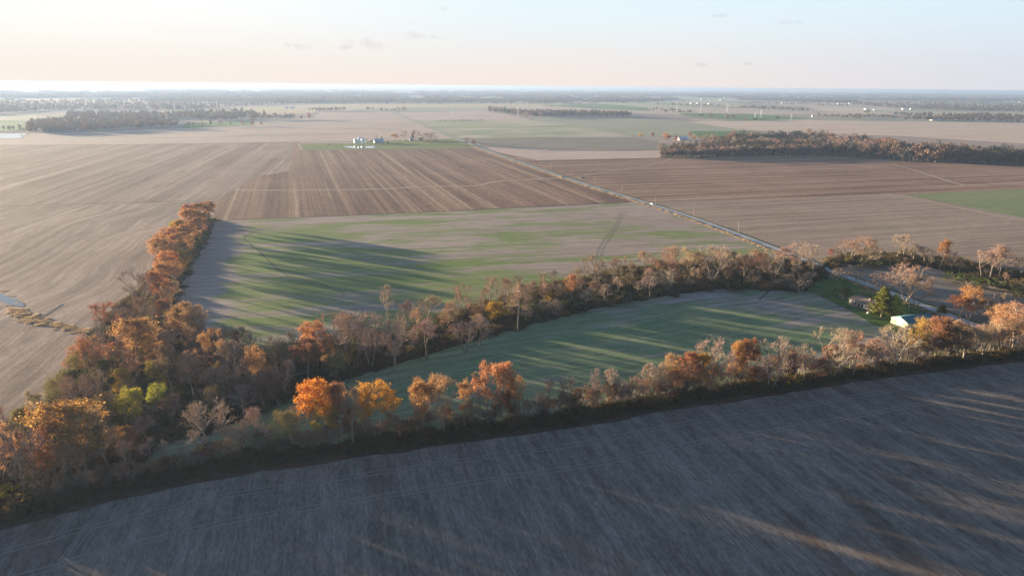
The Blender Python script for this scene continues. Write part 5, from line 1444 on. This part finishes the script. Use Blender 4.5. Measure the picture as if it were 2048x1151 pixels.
# low hills on the right horizon
M_hill = plain('hazy_hill', (0.075, 0.06, 0.05), 0.95, var=0.2, scale=0.001)


def hill(x0, x1, dist, h, label, seed):
    r_ = random.Random(seed)
    d0, d1 = ray(x0, 185), ray(x1, 185)
    a = Vector((d0.x, d0.y, 0)) * (dist / d0.y); b = Vector((d1.x, d1.y, 0)) * (dist / d1.y)
    n = 60; m_ = 10; V, F_ = [], []
    ph = [r_.uniform(0, 6) for _ in range(4)]
    for i in range(n + 1):
        f = i / n; p = a.lerp(b, f)
        hh = h * math.sin(math.pi * f) ** 0.7 * (0.75 + 0.13 * math.sin(f * 9 + ph[0]) + 0.08 * math.sin(f * 23 + ph[1]) + 0.05 * math.sin(f * 51 + ph[2]))
        for j in range(m_ + 1):
            g_ = j / m_
            V.append((p.x, p.y + (g_ - .5) * dist * 0.18, -0.5 + hh * math.sin(math.pi * g_)))
    for i in range(n):
        for j in range(m_):
            k = i * (m_ + 1) + j; F_.append((k, k + m_ + 1, k + m_ + 2, k + 1))
    me = bpy.data.meshes.new('hill'); me.from_pydata(V, [], F_); me.materials.append(M_hill)
    for p in me.polygons: p.use_smooth = True
    tag(link('hill', me), label, kind='structure')


hill(1540, 1900, 15000, 62, 'low wooded hill on the right horizon', 1)
hill(1780, 2250, 12000, 36, 'lower wooded rise at the right edge of the horizon', 2)
hill(1250, 1640, 19000, 50, 'faint blue rise at the middle right horizon', 3)

# ------------------------------------------------------------------ reeds and tall grass
rp = []
reed_line = smooth_line([G(x, y) for x, y in [(22, 618), (38, 626), (60, 638), (90, 648), (115, 652), (150, 659), (185, 664)]], 1.0)
for i, p in enumerate(reed_line):
    f = i / len(reed_line)
    for _ in range(7):
        s_ = 4.2 * (1 - f) ** .5 * math.sin(min(1, f * 4) * 1.57) + 0.6
        rp.append((p.x + rg.gauss(0, s_ * .5), p.y + rg.gauss(0, s_ * .6), 0, rg.uniform(.7, 1.4)))
for x, y in [(0, 585), (25, 592), (48, 606), (45, 619), (15, 614)]:
    for _ in range(8):
        p = G(x, y); rp.append((p.x + rg.gauss(0, 3), p.y + rg.gauss(0, 2), 0, rg.uniform(.6, 1.0)))
instancer('reeds', rp, REED, 'pale dry reeds choking the ditch in the left field')
gp = []
for i in range(len(ROAD) - 1):
    a, b = ROAD[i], ROAD[i + 1]
    d = (b - a).normalized(); n_ = Vector((-d.y, d.x, 0))
    if a.y > 1500 or a.y < 250: continue
    for _ in range(int((b - a).length * 1.1)):
        f = rg.random()
        gp.append(tuple(a.lerp(b, f) - n_ * rg.uniform(5.5, 9.0)) + (rg.uniform(.7, 1.3),))
instancer('tall_grass', gp, TALLGRASS, 'tall golden dry grass in the ditch right of the road')
# ------------------------------------------------------------------ homestead trees
YARD = [(1762, 634, 573, 58, 'pine0', 'pine', 'evergreen', 'evergreen', 'tall dark pine, left one of two beside the ranch house'), (1786, 636, 588, 46, 'pine1', 'pineY', 'evergreen', 'evergreen', 'yellow green pine, right one of two beside the ranch house'),
        (1812, 604, 528, 82, 'bare1', 'pink', B, 'tree', 'large pinkish bare maple behind the pines'), (1832, 612, 546, 62, 'thin2', 'pink', A, 'tree', 'pinkish tree with golden foot right of the large maple'),
        (1730, 602, 572, 40, 'bareshrub0', 'grey', B, 'tree', 'small grey bare tree behind the ranch roof'), (1712, 562, 540, 36, 'bareshrub1', 'tan', B, 'tree', 'small tan bare tree beside the road at the driveway'),
        (1762, 578, 545, 46, 'bareshrub0', 'pale', B, 'tree', 'round pale grey bare tree left of the large maple'), (1684, 600, 574, 32, 'shrub0', 'green', 'shrub', 'shrub', 'round green bush on the lawn left of the house'),
        (1737, 616, 604, 18, 'bareshrub1', 'tan', 'shrub', 'shrub', 'small bare bush in front of the house wall'), (1706, 612, 604, 12, 'bareshrub0', 'tan', 'shrub', 'shrub', 'small bare bush at the left house corner'),
        (1884, 626, 608, 18, 'cone0', 'olive', 'evergreen', 'evergreen', 'small olive cone tree at the road edge'), (1936, 640, 572, 42, 'full4', 'orange', A, 'tree', 'upper lobe of the orange brown oak by the road'),
        (1917, 636, 590, 42, 'full1', 'rust', A, 'tree', 'lower left rust oak by the road'), (1952, 640, 598, 16, 'slim0', 'grey', B, 'tree', 'thin dark snag right of the oak by the road'),
        (1972, 640, 592, 44, 'bareshrub0', 'pale', B, 'tree', 'left pale bushy bare tree right of the oak'), (1996, 640, 584, 44, 'bareshrub1', 'pale', B, 'tree', 'right pale bushy bare tree right of the oak'),
        (1985, 648, 610, 40, 'thin3', 'gold', A, 'tree', 'golden leafed tree below the pale bushy pair'), (1690, 560, 528, 30, 'bare3', 'grey', B, 'tree', 'dark bare tree over the road left of the driveway'),
        (1674, 566, 535, 34, 'bare0', 'grey', B, 'tree', 'dark bare tree at the lawn corner by the road')]
for (x, yb, yt, wp, key, colr, nm, cat, lb) in YARD:
    px_tree(nm, cat, key, x, yb, yt, wp, colr, lb)

# ------------------------------------------------------------------ buildings
M_cream = plain('cream_metal_siding', (0.62, 0.53, 0.33), 0.5, var=0.08, scale=0.5)
M_teal = plain('teal_metal_roof', (0.035, 0.15, 0.17), 0.5, var=0.1, scale=0.3)
M_whitewall = plain('white_siding', (0.72, 0.68, 0.62), 0.7, var=0.06)
M_brick = plain('tan_brick', (0.34, 0.22, 0.16), 0.85, var=0.2, scale=6)
M_shingle = plain('brown_shingles', (0.20, 0.145, 0.12), 0.9, var=0.22, scale=3)
M_glass = plain('window_glass', (0.03, 0.035, 0.04), 0.1, var=0.1, spec=0.6)
M_trim = plain('white_trim', (0.8, 0.78, 0.74), 0.6, var=0.04)
M_wood = plain('weathered_pole', (0.33, 0.26, 0.20), 0.85, var=0.25, scale=1.5)
M_dark = plain('dark_metal', (0.04, 0.04, 0.045), 0.5)
M_galv = plain('galvanised_steel', (0.75, 0.76, 0.78), 0.38, 0.35, var=0.06)
M_tin = plain('old_tin_roof', (0.42, 0.45, 0.47), 0.5, 0.2, var=0.3, scale=0.8)
M_redtrim = plain('rusty_brown', (0.2, 0.08, 0.05), 0.8, var=0.3)
M_blueroof = plain('pale_blue_roof', (0.45, 0.55, 0.65), 0.5, var=0.08)
M_rubber = plain('black_rubber', (0.02, 0.02, 0.02), 0.9)
M_red = plain('red_lamp', (0.4, 0.02, 0.02), 0.4)


def gable_building(name, origin, ang, L, Wd, hw, hr, mw, mr, label, cat, over=0.4, ridge='L', gable_mat=None, ribs=0, windows=(), doors=(), group=None, simple=False):
    """walls, two roof slopes; local x along L, y along Wd, origin at the centre of the plan"""
    e = empty(name, origin, ang); tag(e, label, cat, group)
    hl, hwid = L / 2, Wd / 2
    if ridge == 'L':
        w_ = MB().face([(-hl, -hwid, 0), (hl, -hwid, 0), (hl, -hwid, hw), (-hl, -hwid, hw)]).face([(hl, hwid, 0), (-hl, hwid, 0), (-hl, hwid, hw), (hl, hwid, hw)])
        w_.face([(hl, -hwid, 0), (hl, hwid, 0), (hl, hwid, hw), (hl, 0, hr), (hl, -hwid, hw)]).face([(-hl, hwid, 0), (-hl, -hwid, 0), (-hl, -hwid, hw), (-hl, 0, hr), (-hl, hwid, hw)])
    w_.build('wall', mw, e)
    sl = (hr - hw) / hwid
    for s in (-1, 1):
        x0, x1 = -hl - over, hl + over
        ye, ze = s * (hwid + over), hw - sl * over
        th = 0.12
        r_ = MB()
        a = [(x0, ye, ze + .02), (x1, ye, ze + .02), (x1, 0, hr + .02), (x0, 0, hr + .02)]
        b = [(p[0], p[1], p[2] + th) for p in a]
        for q in (a[::-1] if s < 0 else a, b if s < 0 else b[::-1]): r_.face(q)
        for i in range(4): r_.face([a[i], a[(i + 1) % 4], b[(i + 1) % 4], b[i]])
        rf = r_.build('roof', mr, e)
        if ribs and not simple:
            k = MB(); n = int((x1 - x0) / ribs)
            for i in range(n + 1):
                x = x0 + 0.03 + (x1 - x0 - .06) * i / n
                q = [(x - .04, ye, ze + .02 + th), (x + .04, ye, ze + .02 + th), (x + .04, 0, hr + .02 + th), (x - .04, 0, hr + .02 + th)]
                k.face([(p[0], p[1], p[2] + .04) for p in q])
                k.face([q[0], q[3], (q[3][0], q[3][1], q[3][2] + .04), (q[0][0], q[0][1], q[0][2] + .04)])
                k.face([q[1], q[2], (q[2][0], q[2][1], q[2][2] + .04), (q[1][0], q[1][1], q[1][2] + .04)])
            k.build('rib', mr, rf)['kind'] = 'stuff'
    for (side, u, z, wd, h) in windows:
        c, ax = side_frame(side, hl, hwid)
        f = MB(); boxon(f, c, ax, u - wd / 2 - .07, u + wd / 2 + .07, z - .07, z + h + .07, 0.005, .06); fo = f.build('window', M_trim, e)
        g_ = MB(); boxon(g_, c, ax, u - wd / 2, u + wd / 2, z, z + h, .062, .075); g_.build('pane', M_glass, fo)
    for (side, u, wd, h, mt_) in doors:
        c, ax = side_frame(side, hl, hwid)
        f = MB(); boxon(f, c, ax, u - wd / 2, u + wd / 2, 0.02, h, 0.005, .07); f.build('door', mt_, e)
    return e


def side_frame(side, hl, hw):
    # (outward normal, along axis, offset)
    return {'W': ((-1, 0), (0, -1)), 'E': ((1, 0), (0, 1)), 'S': ((0, -1), (1, 0)), 'N': ((0, 1), (-1, 0))}[side], {'W': hl, 'E': hl, 'S': hw, 'N': hw}[side]


def boxon(mb, fr, off, u0, u1, z0, z1, d0, d1):
    (n, a) = fr
    P = []
    for d in (d0, d1):
        for (u, z) in ((u0, z0), (u1, z0), (u1, z1), (u0, z1)):
            P.append((n[0] * (off + d) + a[0] * u, n[1] * (off + d) + a[1] * u, z))
    b = len(mb.v); mb.v += P
    mb.f += [tuple(b + i for i in q) for q in ((4, 5, 6, 7), (3, 2, 1, 0), (0, 1, 5, 4), (1, 2, 6, 5), (2, 3, 7, 6), (3, 0, 4, 7))]


# cream shed with teal roof: gable wall towards the west
a_, b_ = G(1813, 658), G(1782, 646)
mid = (a_ + b_) / 2
wid = 11.0; Lb = 19.0
gable_building('shed', mid + EVP * (Lb / 2), ANG_E, Lb, wid, 3.4, 5.4, M_cream, M_teal, 'cream metal shed with teal roof at the edge of the curved field', 'shed', ribs=0.9,
               doors=[('W', 0, 3.6, 3.0, M_whitewall), ('S', -4, 1.0, 2.1, M_trim)], windows=[('S', 3, 1.1, 1.2, .9)])
# ranch house
a_, b_ = G(1742, 624), G(1703, 607)
mid = (a_ + b_) / 2
hs = gable_building('ranch_house', mid + EVP * 5.2, ANG_N, 18.5, 10.4, 2.9, 4.7, M_whitewall, M_shingle, 'low white ranch house with brown shingle roof beside the pines', 'house', over=0.7,
                    windows=[('N', -6.5, .9, 1.5, 1.3), ('N', -4.2, .5, 1.9, 1.8), ('N', -1.8, .5, 1.9, 1.8), ('N', .6, .5, 1.9, 1.8), ('N', 3.2, .9, 1.5, 1.3), ('N', 6.6, .9, 1.5, 1.3), ('W', -2.6, .9, 1.4, 1.2), ('W', 2.4, .9, 1.4, 1.2), ('S', -5, .9, 1.5, 1.3), ('S', 4, .9, 1.5, 1.3)],
                    doors=[('N', 5.0, .95, 2.1, M_redtrim), ('S', 0, .95, 2.1, M_redtrim)])
MB().box(-1.6, -.6, .3, 1.1, 4.3, 5.6).build('chimney', M_brick, hs)
MB().box(-9.2, 9.2, 5.22, 5.42, 0.0, .55).build('base_course', M_brick, hs)
MB().box(2.2, 7.2, 5.45, 8.0, 0.28, .42).build('deck', M_wood, hs)
# small white shed behind the right trees
gable_building('shed', G(2044, 676), ANG_E, 6.5, 4.5, 2.4, 3.3, M_whitewall, M_tin, 'small white shed half hidden behind trees at the right edge', 'shed', doors=[('S', 0, 1.6, 2.0, M_trim)], windows=[('W', 0, .9, .8, .7)])

# propane tank on two feet by the house
p = G(1740, 628)
tk = empty('gas_tank', p, ANG_E); tag(tk, 'small white rounded gas tank between the house and the pines', 'gas tank')
mb = MB(); n = 14; m_ = 10; rr = .62; hl_ = 1.5
for i in range(m_ + 1):
    a = math.pi * i / m_; x = -math.cos(a) * rr + (hl_ if i > m_ / 2 else -hl_); r2 = max(.01, math.sin(a) * rr)
    for k in range(n): mb.v.append((x, math.cos(2 * math.pi * k / n) * r2, 1.0 + math.sin(2 * math.pi * k / n) * r2))
for i in range(m_):
    for k in range(n): mb.f.append((i * n + k, i * n + (k + 1) % n, (i + 1) * n + (k + 1) % n, (i + 1) * n + k))
mb.build('tank', M_trim, tk, smooth=True)
for s in (-1, 1): MB().box(s * 1.0 - .08, s * 1.0 + .08, -.4, .4, 0, .6).build('foot', M_dark, tk)
MB().tube((0, 0, 1.6), (0, 0, 1.8), .2, .18, 10).build('valve_cap', M_tin, tk)

# far farmstead: bins, barn, hut, machinery
for i, (x, yb, yt, wp, lb) in enumerate([(712, 286, 275.5, 8, 'shortest white grain bin, at the left of three'), (719.5, 286.3, 273.5, 8.2, 'tallest white grain bin, in the middle of three'), (726.5, 286.8, 275.5, 9.2, 'widest white grain bin, at the right of three')]):
    p = G(x, yb); s = depth(p) / FPX
    R_ = wp * s / 2; H_ = (yb - yt) * s; hw_ = H_ * .72
    b = empty('grain_bin', p); tag(b, lb, 'grain bin', 'grain bins at the far farmstead')
    mb = MB(); nseg = 28; rings = 9
    for j in range(rings + 1):
        for k in range(nseg):
            rr = R_ * (1.0 + (.006 if j % 2 else 0)); mb.v.append((rr * math.cos(6.2832 * k / nseg), rr * math.sin(6.2832 * k / nseg), hw_ * j / rings))
    for j in range(rings):
        for k in range(nseg): mb.f.append((j * nseg + k, j * nseg + (k + 1) % nseg, (j + 1) * nseg + (k + 1) % nseg, (j + 1) * nseg + k))
    mb.build('wall', M_galv, b)
    MB().tube((0, 0, hw_), (0, 0, H_ * .96), R_ * 1.04, R_ * .14, 28).build('roof', M_galv, b)
    MB().tube((0, 0, H_ * .96), (0, 0, H_), R_ * .16, R_ * .1, 12).build('cap', M_galv, b)
    MB().box(-R_ - .06, -R_ - .02, -.7, .7, .4, 2.4).build('door', M_tin, b)
p = G(758, 286.3)
gable_building('barn', p + NVP * 5, ANG_E, 20, 12, 4.6, 9.0, M_whitewall, M_tin, 'white walled barn with grey tin roof at the far farmstead', 'barn', doors=[('S', -4, 4, 3.6, M_dark), ('S', 3, 3.2, 3.2, M_dark)], windows=[('S', 7.5, 2, 1, 1)], over=.5, ribs=1.2)
gable_building('hut', G(823.5, 281.2) + NVP * 3, ANG_E, 9, 6.5, 3.4, 6.2, M_wood, M_tin, 'small grey hut with tin roof beside the dark evergreen', 'hut', doors=[('S', 0, 1.4, 2.2, M_dark)], windows=[('S', 3, 1.2, .9, .9)])
gable_building('shed', G(745, 283.5) + NVP * 2, ANG_E, 9, 5, 2.4, 3.4, M_redtrim, M_tin, 'low lean shed left of the far barn', 'shed')


def cart(name, loc, ang, L, W_, body, label, cat):
    e = empty(name, loc, ang); tag(e, label, cat)
    MB().prism([(-L / 2, -W_ / 2), (L / 2, -W_ / 2), (L / 2, W_ / 2), (-L / 2, W_ / 2)], .7, 1.5).build('bed', body, e)
    MB().box(-L * .2, L * .15, -W_ * .45, W_ * .45, 1.5, 2.5).build('hopper', body, e)
    MB().tube((L / 2, 0, .8), (L / 2 + 1.6, 0, .6), .07, .07, 6).build('drawbar', M_dark, e)
    for sx in (-1, 1):
        for sy in (-1, 1): MB().tube((sx * L * .34, sy * W_ * .5, .5), (sx * L * .34, sy * W_ * .5 + sy * .25, .5), .5, .5, 14).build('wheel', M_rubber, e)


cart('farm_wagon', G(739.5, 284.3), ANG_E, 5, 2.4, M_dark, 'dark farm wagon left of the far barn', 'wagon')
cart('farm_wagon', G(776, 286), ANG_E + .3, 5, 2.4, M_redtrim, 'rusty farm wagon right of the far barn', 'wagon')
cart('farm_wagon', G(808, 281.8), ANG_E, 4, 2.2, M_trim, 'small white trailer under the bare forked tree', 'trailer')

# distant buildings
DIST = [(573, 217, 7, 3.5, M_blueroof, 'left of two pale blue far sheds in the left haze'), (585, 217.3, 9, 3.8, M_blueroof, 'right of two pale blue far sheds in the left haze'), (637, 221, 9, 4, M_whitewall, 'white far house inside the dark tree clump'),
        (1384, 208, 7, 4, M_whitewall, 'white far barn left in the farm group beyond the hedgerow'), (1396, 207.5, 5, 3, M_whitewall, 'small white far shed in the farm group beyond the hedgerow'), (1420, 208.5, 8, 2.5, M_tin, 'grey far shed right in the farm group beyond the hedgerow'),
        (1445, 201, 11, 2.6, M_whitewall, 'long white far barn in front of the horizon woods'), (1404, 200, 5, 2, M_whitewall, 'tiny white far shed left of the long white barn'), (1566, 207.5, 7, 4, M_whitewall, 'bright white far house alone on the pale field'),
        (1676, 208.5, 4, 3, M_whitewall, 'left tiny white far house by the bluish wood'), (1699, 208, 4, 3, M_whitewall, 'right tiny white far house by the bluish wood'), (1733, 219.5, 8, 4, M_whitewall, 'white far house at the upper edge of the bluish wood'),
        (1749, 220.5, 5, 2.5, M_whitewall, 'small white shed right of the white far house'), (1807, 219, 7, 3, M_whitewall, 'left of two pale far houses near the right woods'), (1822, 219, 5, 3, M_whitewall, 'right of two pale far houses near the right woods'),
        (1784, 235.5, 8, 4, M_whitewall, 'bright white far shed in front of the bluish trees'), (1873, 241, 28, 3.6, M_whitewall, 'long low white far barn at the right above the peach field'), (1625, 234, 4, 4, M_whitewall, 'tiny white far silo house above the peach field'),
        (1364, 280, 19, 6.5, M_blueroof, 'long shed with pale blue roof behind the long wood'), (1860, 240, 5, 3, M_redtrim, 'small brown far house left of the long white barn'), (2040, 205, 4, 2.5, M_whitewall, 'tiny white far house at the right edge')]
for (x, yb, wp, hp, mr, lb) in DIST:
    p = G(x, yb); s = depth(p) / FPX
    L_, h_ = wp * s, min(hp * s, 9.0)
    gable_building('farm_building', p, ANG_E, max(L_, 6), max(min(L_ * .6, 14), 6), h_ * .55, h_, M_whitewall if mr is not M_redtrim else M_redtrim, mr, lb, 'farm building', group='white farm buildings far across the plain', simple=True, doors=[('S', 0, 3, h_ * .45, M_dark)])

# ------------------------------------------------------------------ utility poles
def pole(p, h, label, arm=True, group='utility poles along the county road', mat=None, ang=ANG_E):
    e = empty('utility_pole', p, ang); tag(e, label, 'utility pole', group)
    MB().tube((0, 0, 0), (0, 0, h), .17, .11, 8).build('post', mat or M_wood, e)
    if arm:
        MB().box(-1.2, 1.2, -.06, .06, h - .9, h - .76).build('crossarm', M_wood, e)
        for x in (-1.1, -.4, .4, 1.1): MB().tube((x, 0, h - .76), (x, 0, h - .58), .05, .035, 6).build('insulator', M_tin, e)
    return e


POLES = [(1036, 315.5, 305, 'utility pole farthest along the road, by the pink strip'), (1067, 326, 314, 'utility pole second farthest along the road'), (1102, 337.5, 325, 'utility pole just beyond the pale culvert mound'),
         (1143, 351.5, 339, 'utility pole at the pale culvert mound'), (1190, 367, 353, 'utility pole one before the golden grass bend'), (1244, 384.5, 371, 'utility pole before the white car'),
         (1310, 409, 389.5, 'utility pole right beside the white car'), (1387, 434.5, 414, 'first utility pole nearer than the white car'), (1476, 467, 443, 'nearest clear utility pole beside the golden grass'),
         (1585, 508, 480, 'utility pole rising behind the road end trees')]
pts_ = []
for (x, yb, yt, lb) in POLES:
    p = G(x, yb); pts_.append((p, height_at(p, yt))); pole(p, height_at(p, yt), lb)
for (x, yb, yt, lb) in [(1755, 528, 486, 'utility pole in the brush band right of the road'), (1745, 565, 539, 'short pole left of the round pale bare tree'), (1815, 630, 606, 'thin yard light pole above the teal roof'), (1841, 524, 500, 'small pole in the middle of the right hand band')]:
    p = G(x, yb); pole(p, height_at(p, yt), lb, arm='utility' in lb, group='poles near the homestead')
M_line = plain('power_line', (0.08, 0.08, 0.08), 0.6)
mb = MB()
for (p, h), (q, h2) in zip(pts_[:-1], pts_[1:]):
    for off in (-1.1, 1.1):
        a = p + EVP * off + Vector((0, 0, h - .58)); b = q + EVP * off + Vector((0, 0, h2 - .58))
        prev = a
        for k in range(1, 9):
            f = k / 8; c = a.lerp(b, f) - Vector((0, 0, 4 * f * (1 - f) * .9)); mb.tube(prev, c, .012, .012, 3, cap=False); prev = c
tag(mb.build('power_line', M_line), 'thin power lines strung between the roadside utility poles', 'power line')
M_whitepole = plain('white_pole', (0.8, 0.8, 0.78), 0.6, var=0.03)
for (x, yb, yt, lb) in [(1036, 234, 214, 'white pole before the left of the dark far woodlot'), (1160, 232, 220, 'white pole before the middle of the dark far woodlot'), (1353, 223, 205, 'white pole beside the left far hedgerow'), (1401, 227, 207, 'white pole left on the green far field'),
                        (1454, 224, 208, 'white pole in the middle of the pale far field'), (1510, 234, 224, 'left of a close pair of white poles'), (1521, 235, 220, 'right of a close pair of white poles'), (1582, 240, 228, 'white pole at the lower edge of the green far field'),
                        (903, 234, 220, 'faint white pole on the pink tan far field')]:
    p = G(x, yb); h = height_at(p, yt)
    e = empty('pylon', p, ANG_E); tag(e, lb, 'pylon', 'white transmission poles across the plain')
    for s in (-2.2, 2.2): MB().tube((s, 0, 0), (s, 0, h), .32, .24, 6).build('post', M_whitepole, e)
    MB().box(-4.5, 4.5, -.15, .15, h * .88, h * .88 + .3).build('crossarm', M_whitepole, e)

# mail box at the driveway, culvert mounds
M_mound = plain('pale_spoil', (0.42, 0.3, 0.2), 0.95, var=0.2, scale=0.7)


def mound(p, rx, ry, h, ang, label, mat):
    r_ = random.Random(int(p.x * 10)); V, F_ = [], []; n = 20; m_ = 6
    for j in range(m_):
        f = j / m_
        for k in range(n):
            a = 6.2832 * k / n; rr = (1 - f) * (1 + .15 * math.sin(3 * a + p.x) + r_.uniform(-.06, .06))
            V.append((math.cos(a) * rx * rr, math.sin(a) * ry * rr, h * (1 - (1 - f) ** 2) * r_.uniform(.85, 1.1) if j else 0))
    V.append((0, 0, h))
    for j in range(m_ - 1):
        for k in range(n): F_.append((j * n + k, j * n + (k + 1) % n, (j + 1) * n + (k + 1) % n, (j + 1) * n + k))
    for k in range(n): F_.append(((m_ - 1) * n + k, (m_ - 1) * n + (k + 1) % n, m_ * n))
    me = bpy.data.meshes.new('mound'); me.from_pydata(V, [], F_); me.materials.append(mat)
    for q in me.polygons: q.use_smooth = True
    o = link('earth_mound', me, None, p); o.rotation_euler = (0, 0, ang)
    tag(o, label, 'mound')


mound(G(1122, 354), 9, 5, 1.2, ANG_N, 'pale earth mound left of the road at the culvert', M_mound)
mound(G(1163, 356), 8, 4, 1.3, ANG_N, 'dark earth mound right of the road at the culvert', M_rut)

# ------------------------------------------------------------------ car on the road
car_p = G(1299, 409.5)
i_ = min(range(len(ROAD) - 1), key=lambda i: (ROAD[i] - car_p).length)
d_ = (ROAD[min(i_ + 1, len(ROAD) - 1)] - ROAD[max(0, i_ - 1)]).normalized()
car_p = ROAD[i_] + d_ * (car_p - ROAD[i_]).dot(d_) + Vector((0, 0, .31))
car = empty('car', car_p, math.atan2(d_.y, d_.x)); tag(car, 'white car driving on the straight county road', 'car')
M_carpaint = plain('white_car_paint', (0.82, 0.82, 0.80), 0.25, var=0.02, spec=0.6)
prof = [(-2.35, .35), (-2.35, .85), (-2.2, 1.0), (-1.5, 1.05), (-.95, 1.5), (.55, 1.5), (1.15, 1.05), (2.1, .92), (2.35, .7), (2.35, .35)]
mb = MB(); n = len(prof)
for y, inset in ((-.92, 0), (.92, 0)):
    for (x, z) in prof: mb.v.append((x, y * (.82 if z > 1.1 else 1), z))
mb.f += [tuple(range(n)), tuple(range(n, 2 * n))[::-1]] + [(k, n + k, n + (k + 1) % n, (k + 1) % n) for k in range(n)]
body = mb.build('body', M_carpaint, car)
bv = body.modifiers.new('bevel', 'BEVEL'); bv.width = .06; bv.segments = 2
MB().face([(-1.47, -.78, 1.09), (-1.47, .78, 1.09), (-1.0, .68, 1.47), (-1.0, -.68, 1.47)][::-1]).build('rear_window', M_glass, car, loc=(-.03, 0, .03))
MB().face([(1.13, -.78, 1.08), (1.13, .78, 1.08), (.6, .68, 1.47), (.6, -.68, 1.47)]).build('windscreen', M_glass, car, loc=(.03, 0, .03))
for s in (-1, 1):
    MB().face([(-1.2, s * .9, 1.1), (.95, s * .9, 1.1), (.5, s * .79, 1.44), (-.9, s * .79, 1.44)]).build('side_window', M_glass, car, loc=(0, s * .03, 0))
    MB().box(2.33, 2.38, s * .6 - .2, s * .6 + .2, .68, .84).build('headlight', M_trim, car)
    MB().box(-2.38, -2.33, s * .62 - .18, s * .62 + .18, .78, .94).build('tail_light', M_red, car)
    for x in (-1.45, 1.45):
        w_ = MB().tube((x, s * .74, .33), (x, s * .95, .33), .33, .33, 16).build('wheel', M_rubber, car)
        MB().tube((x, s * .952, .33), (x, s * .965, .33), .19, .19, 12).build('rim', M_galv, w_)
print('TREES', NTREE)
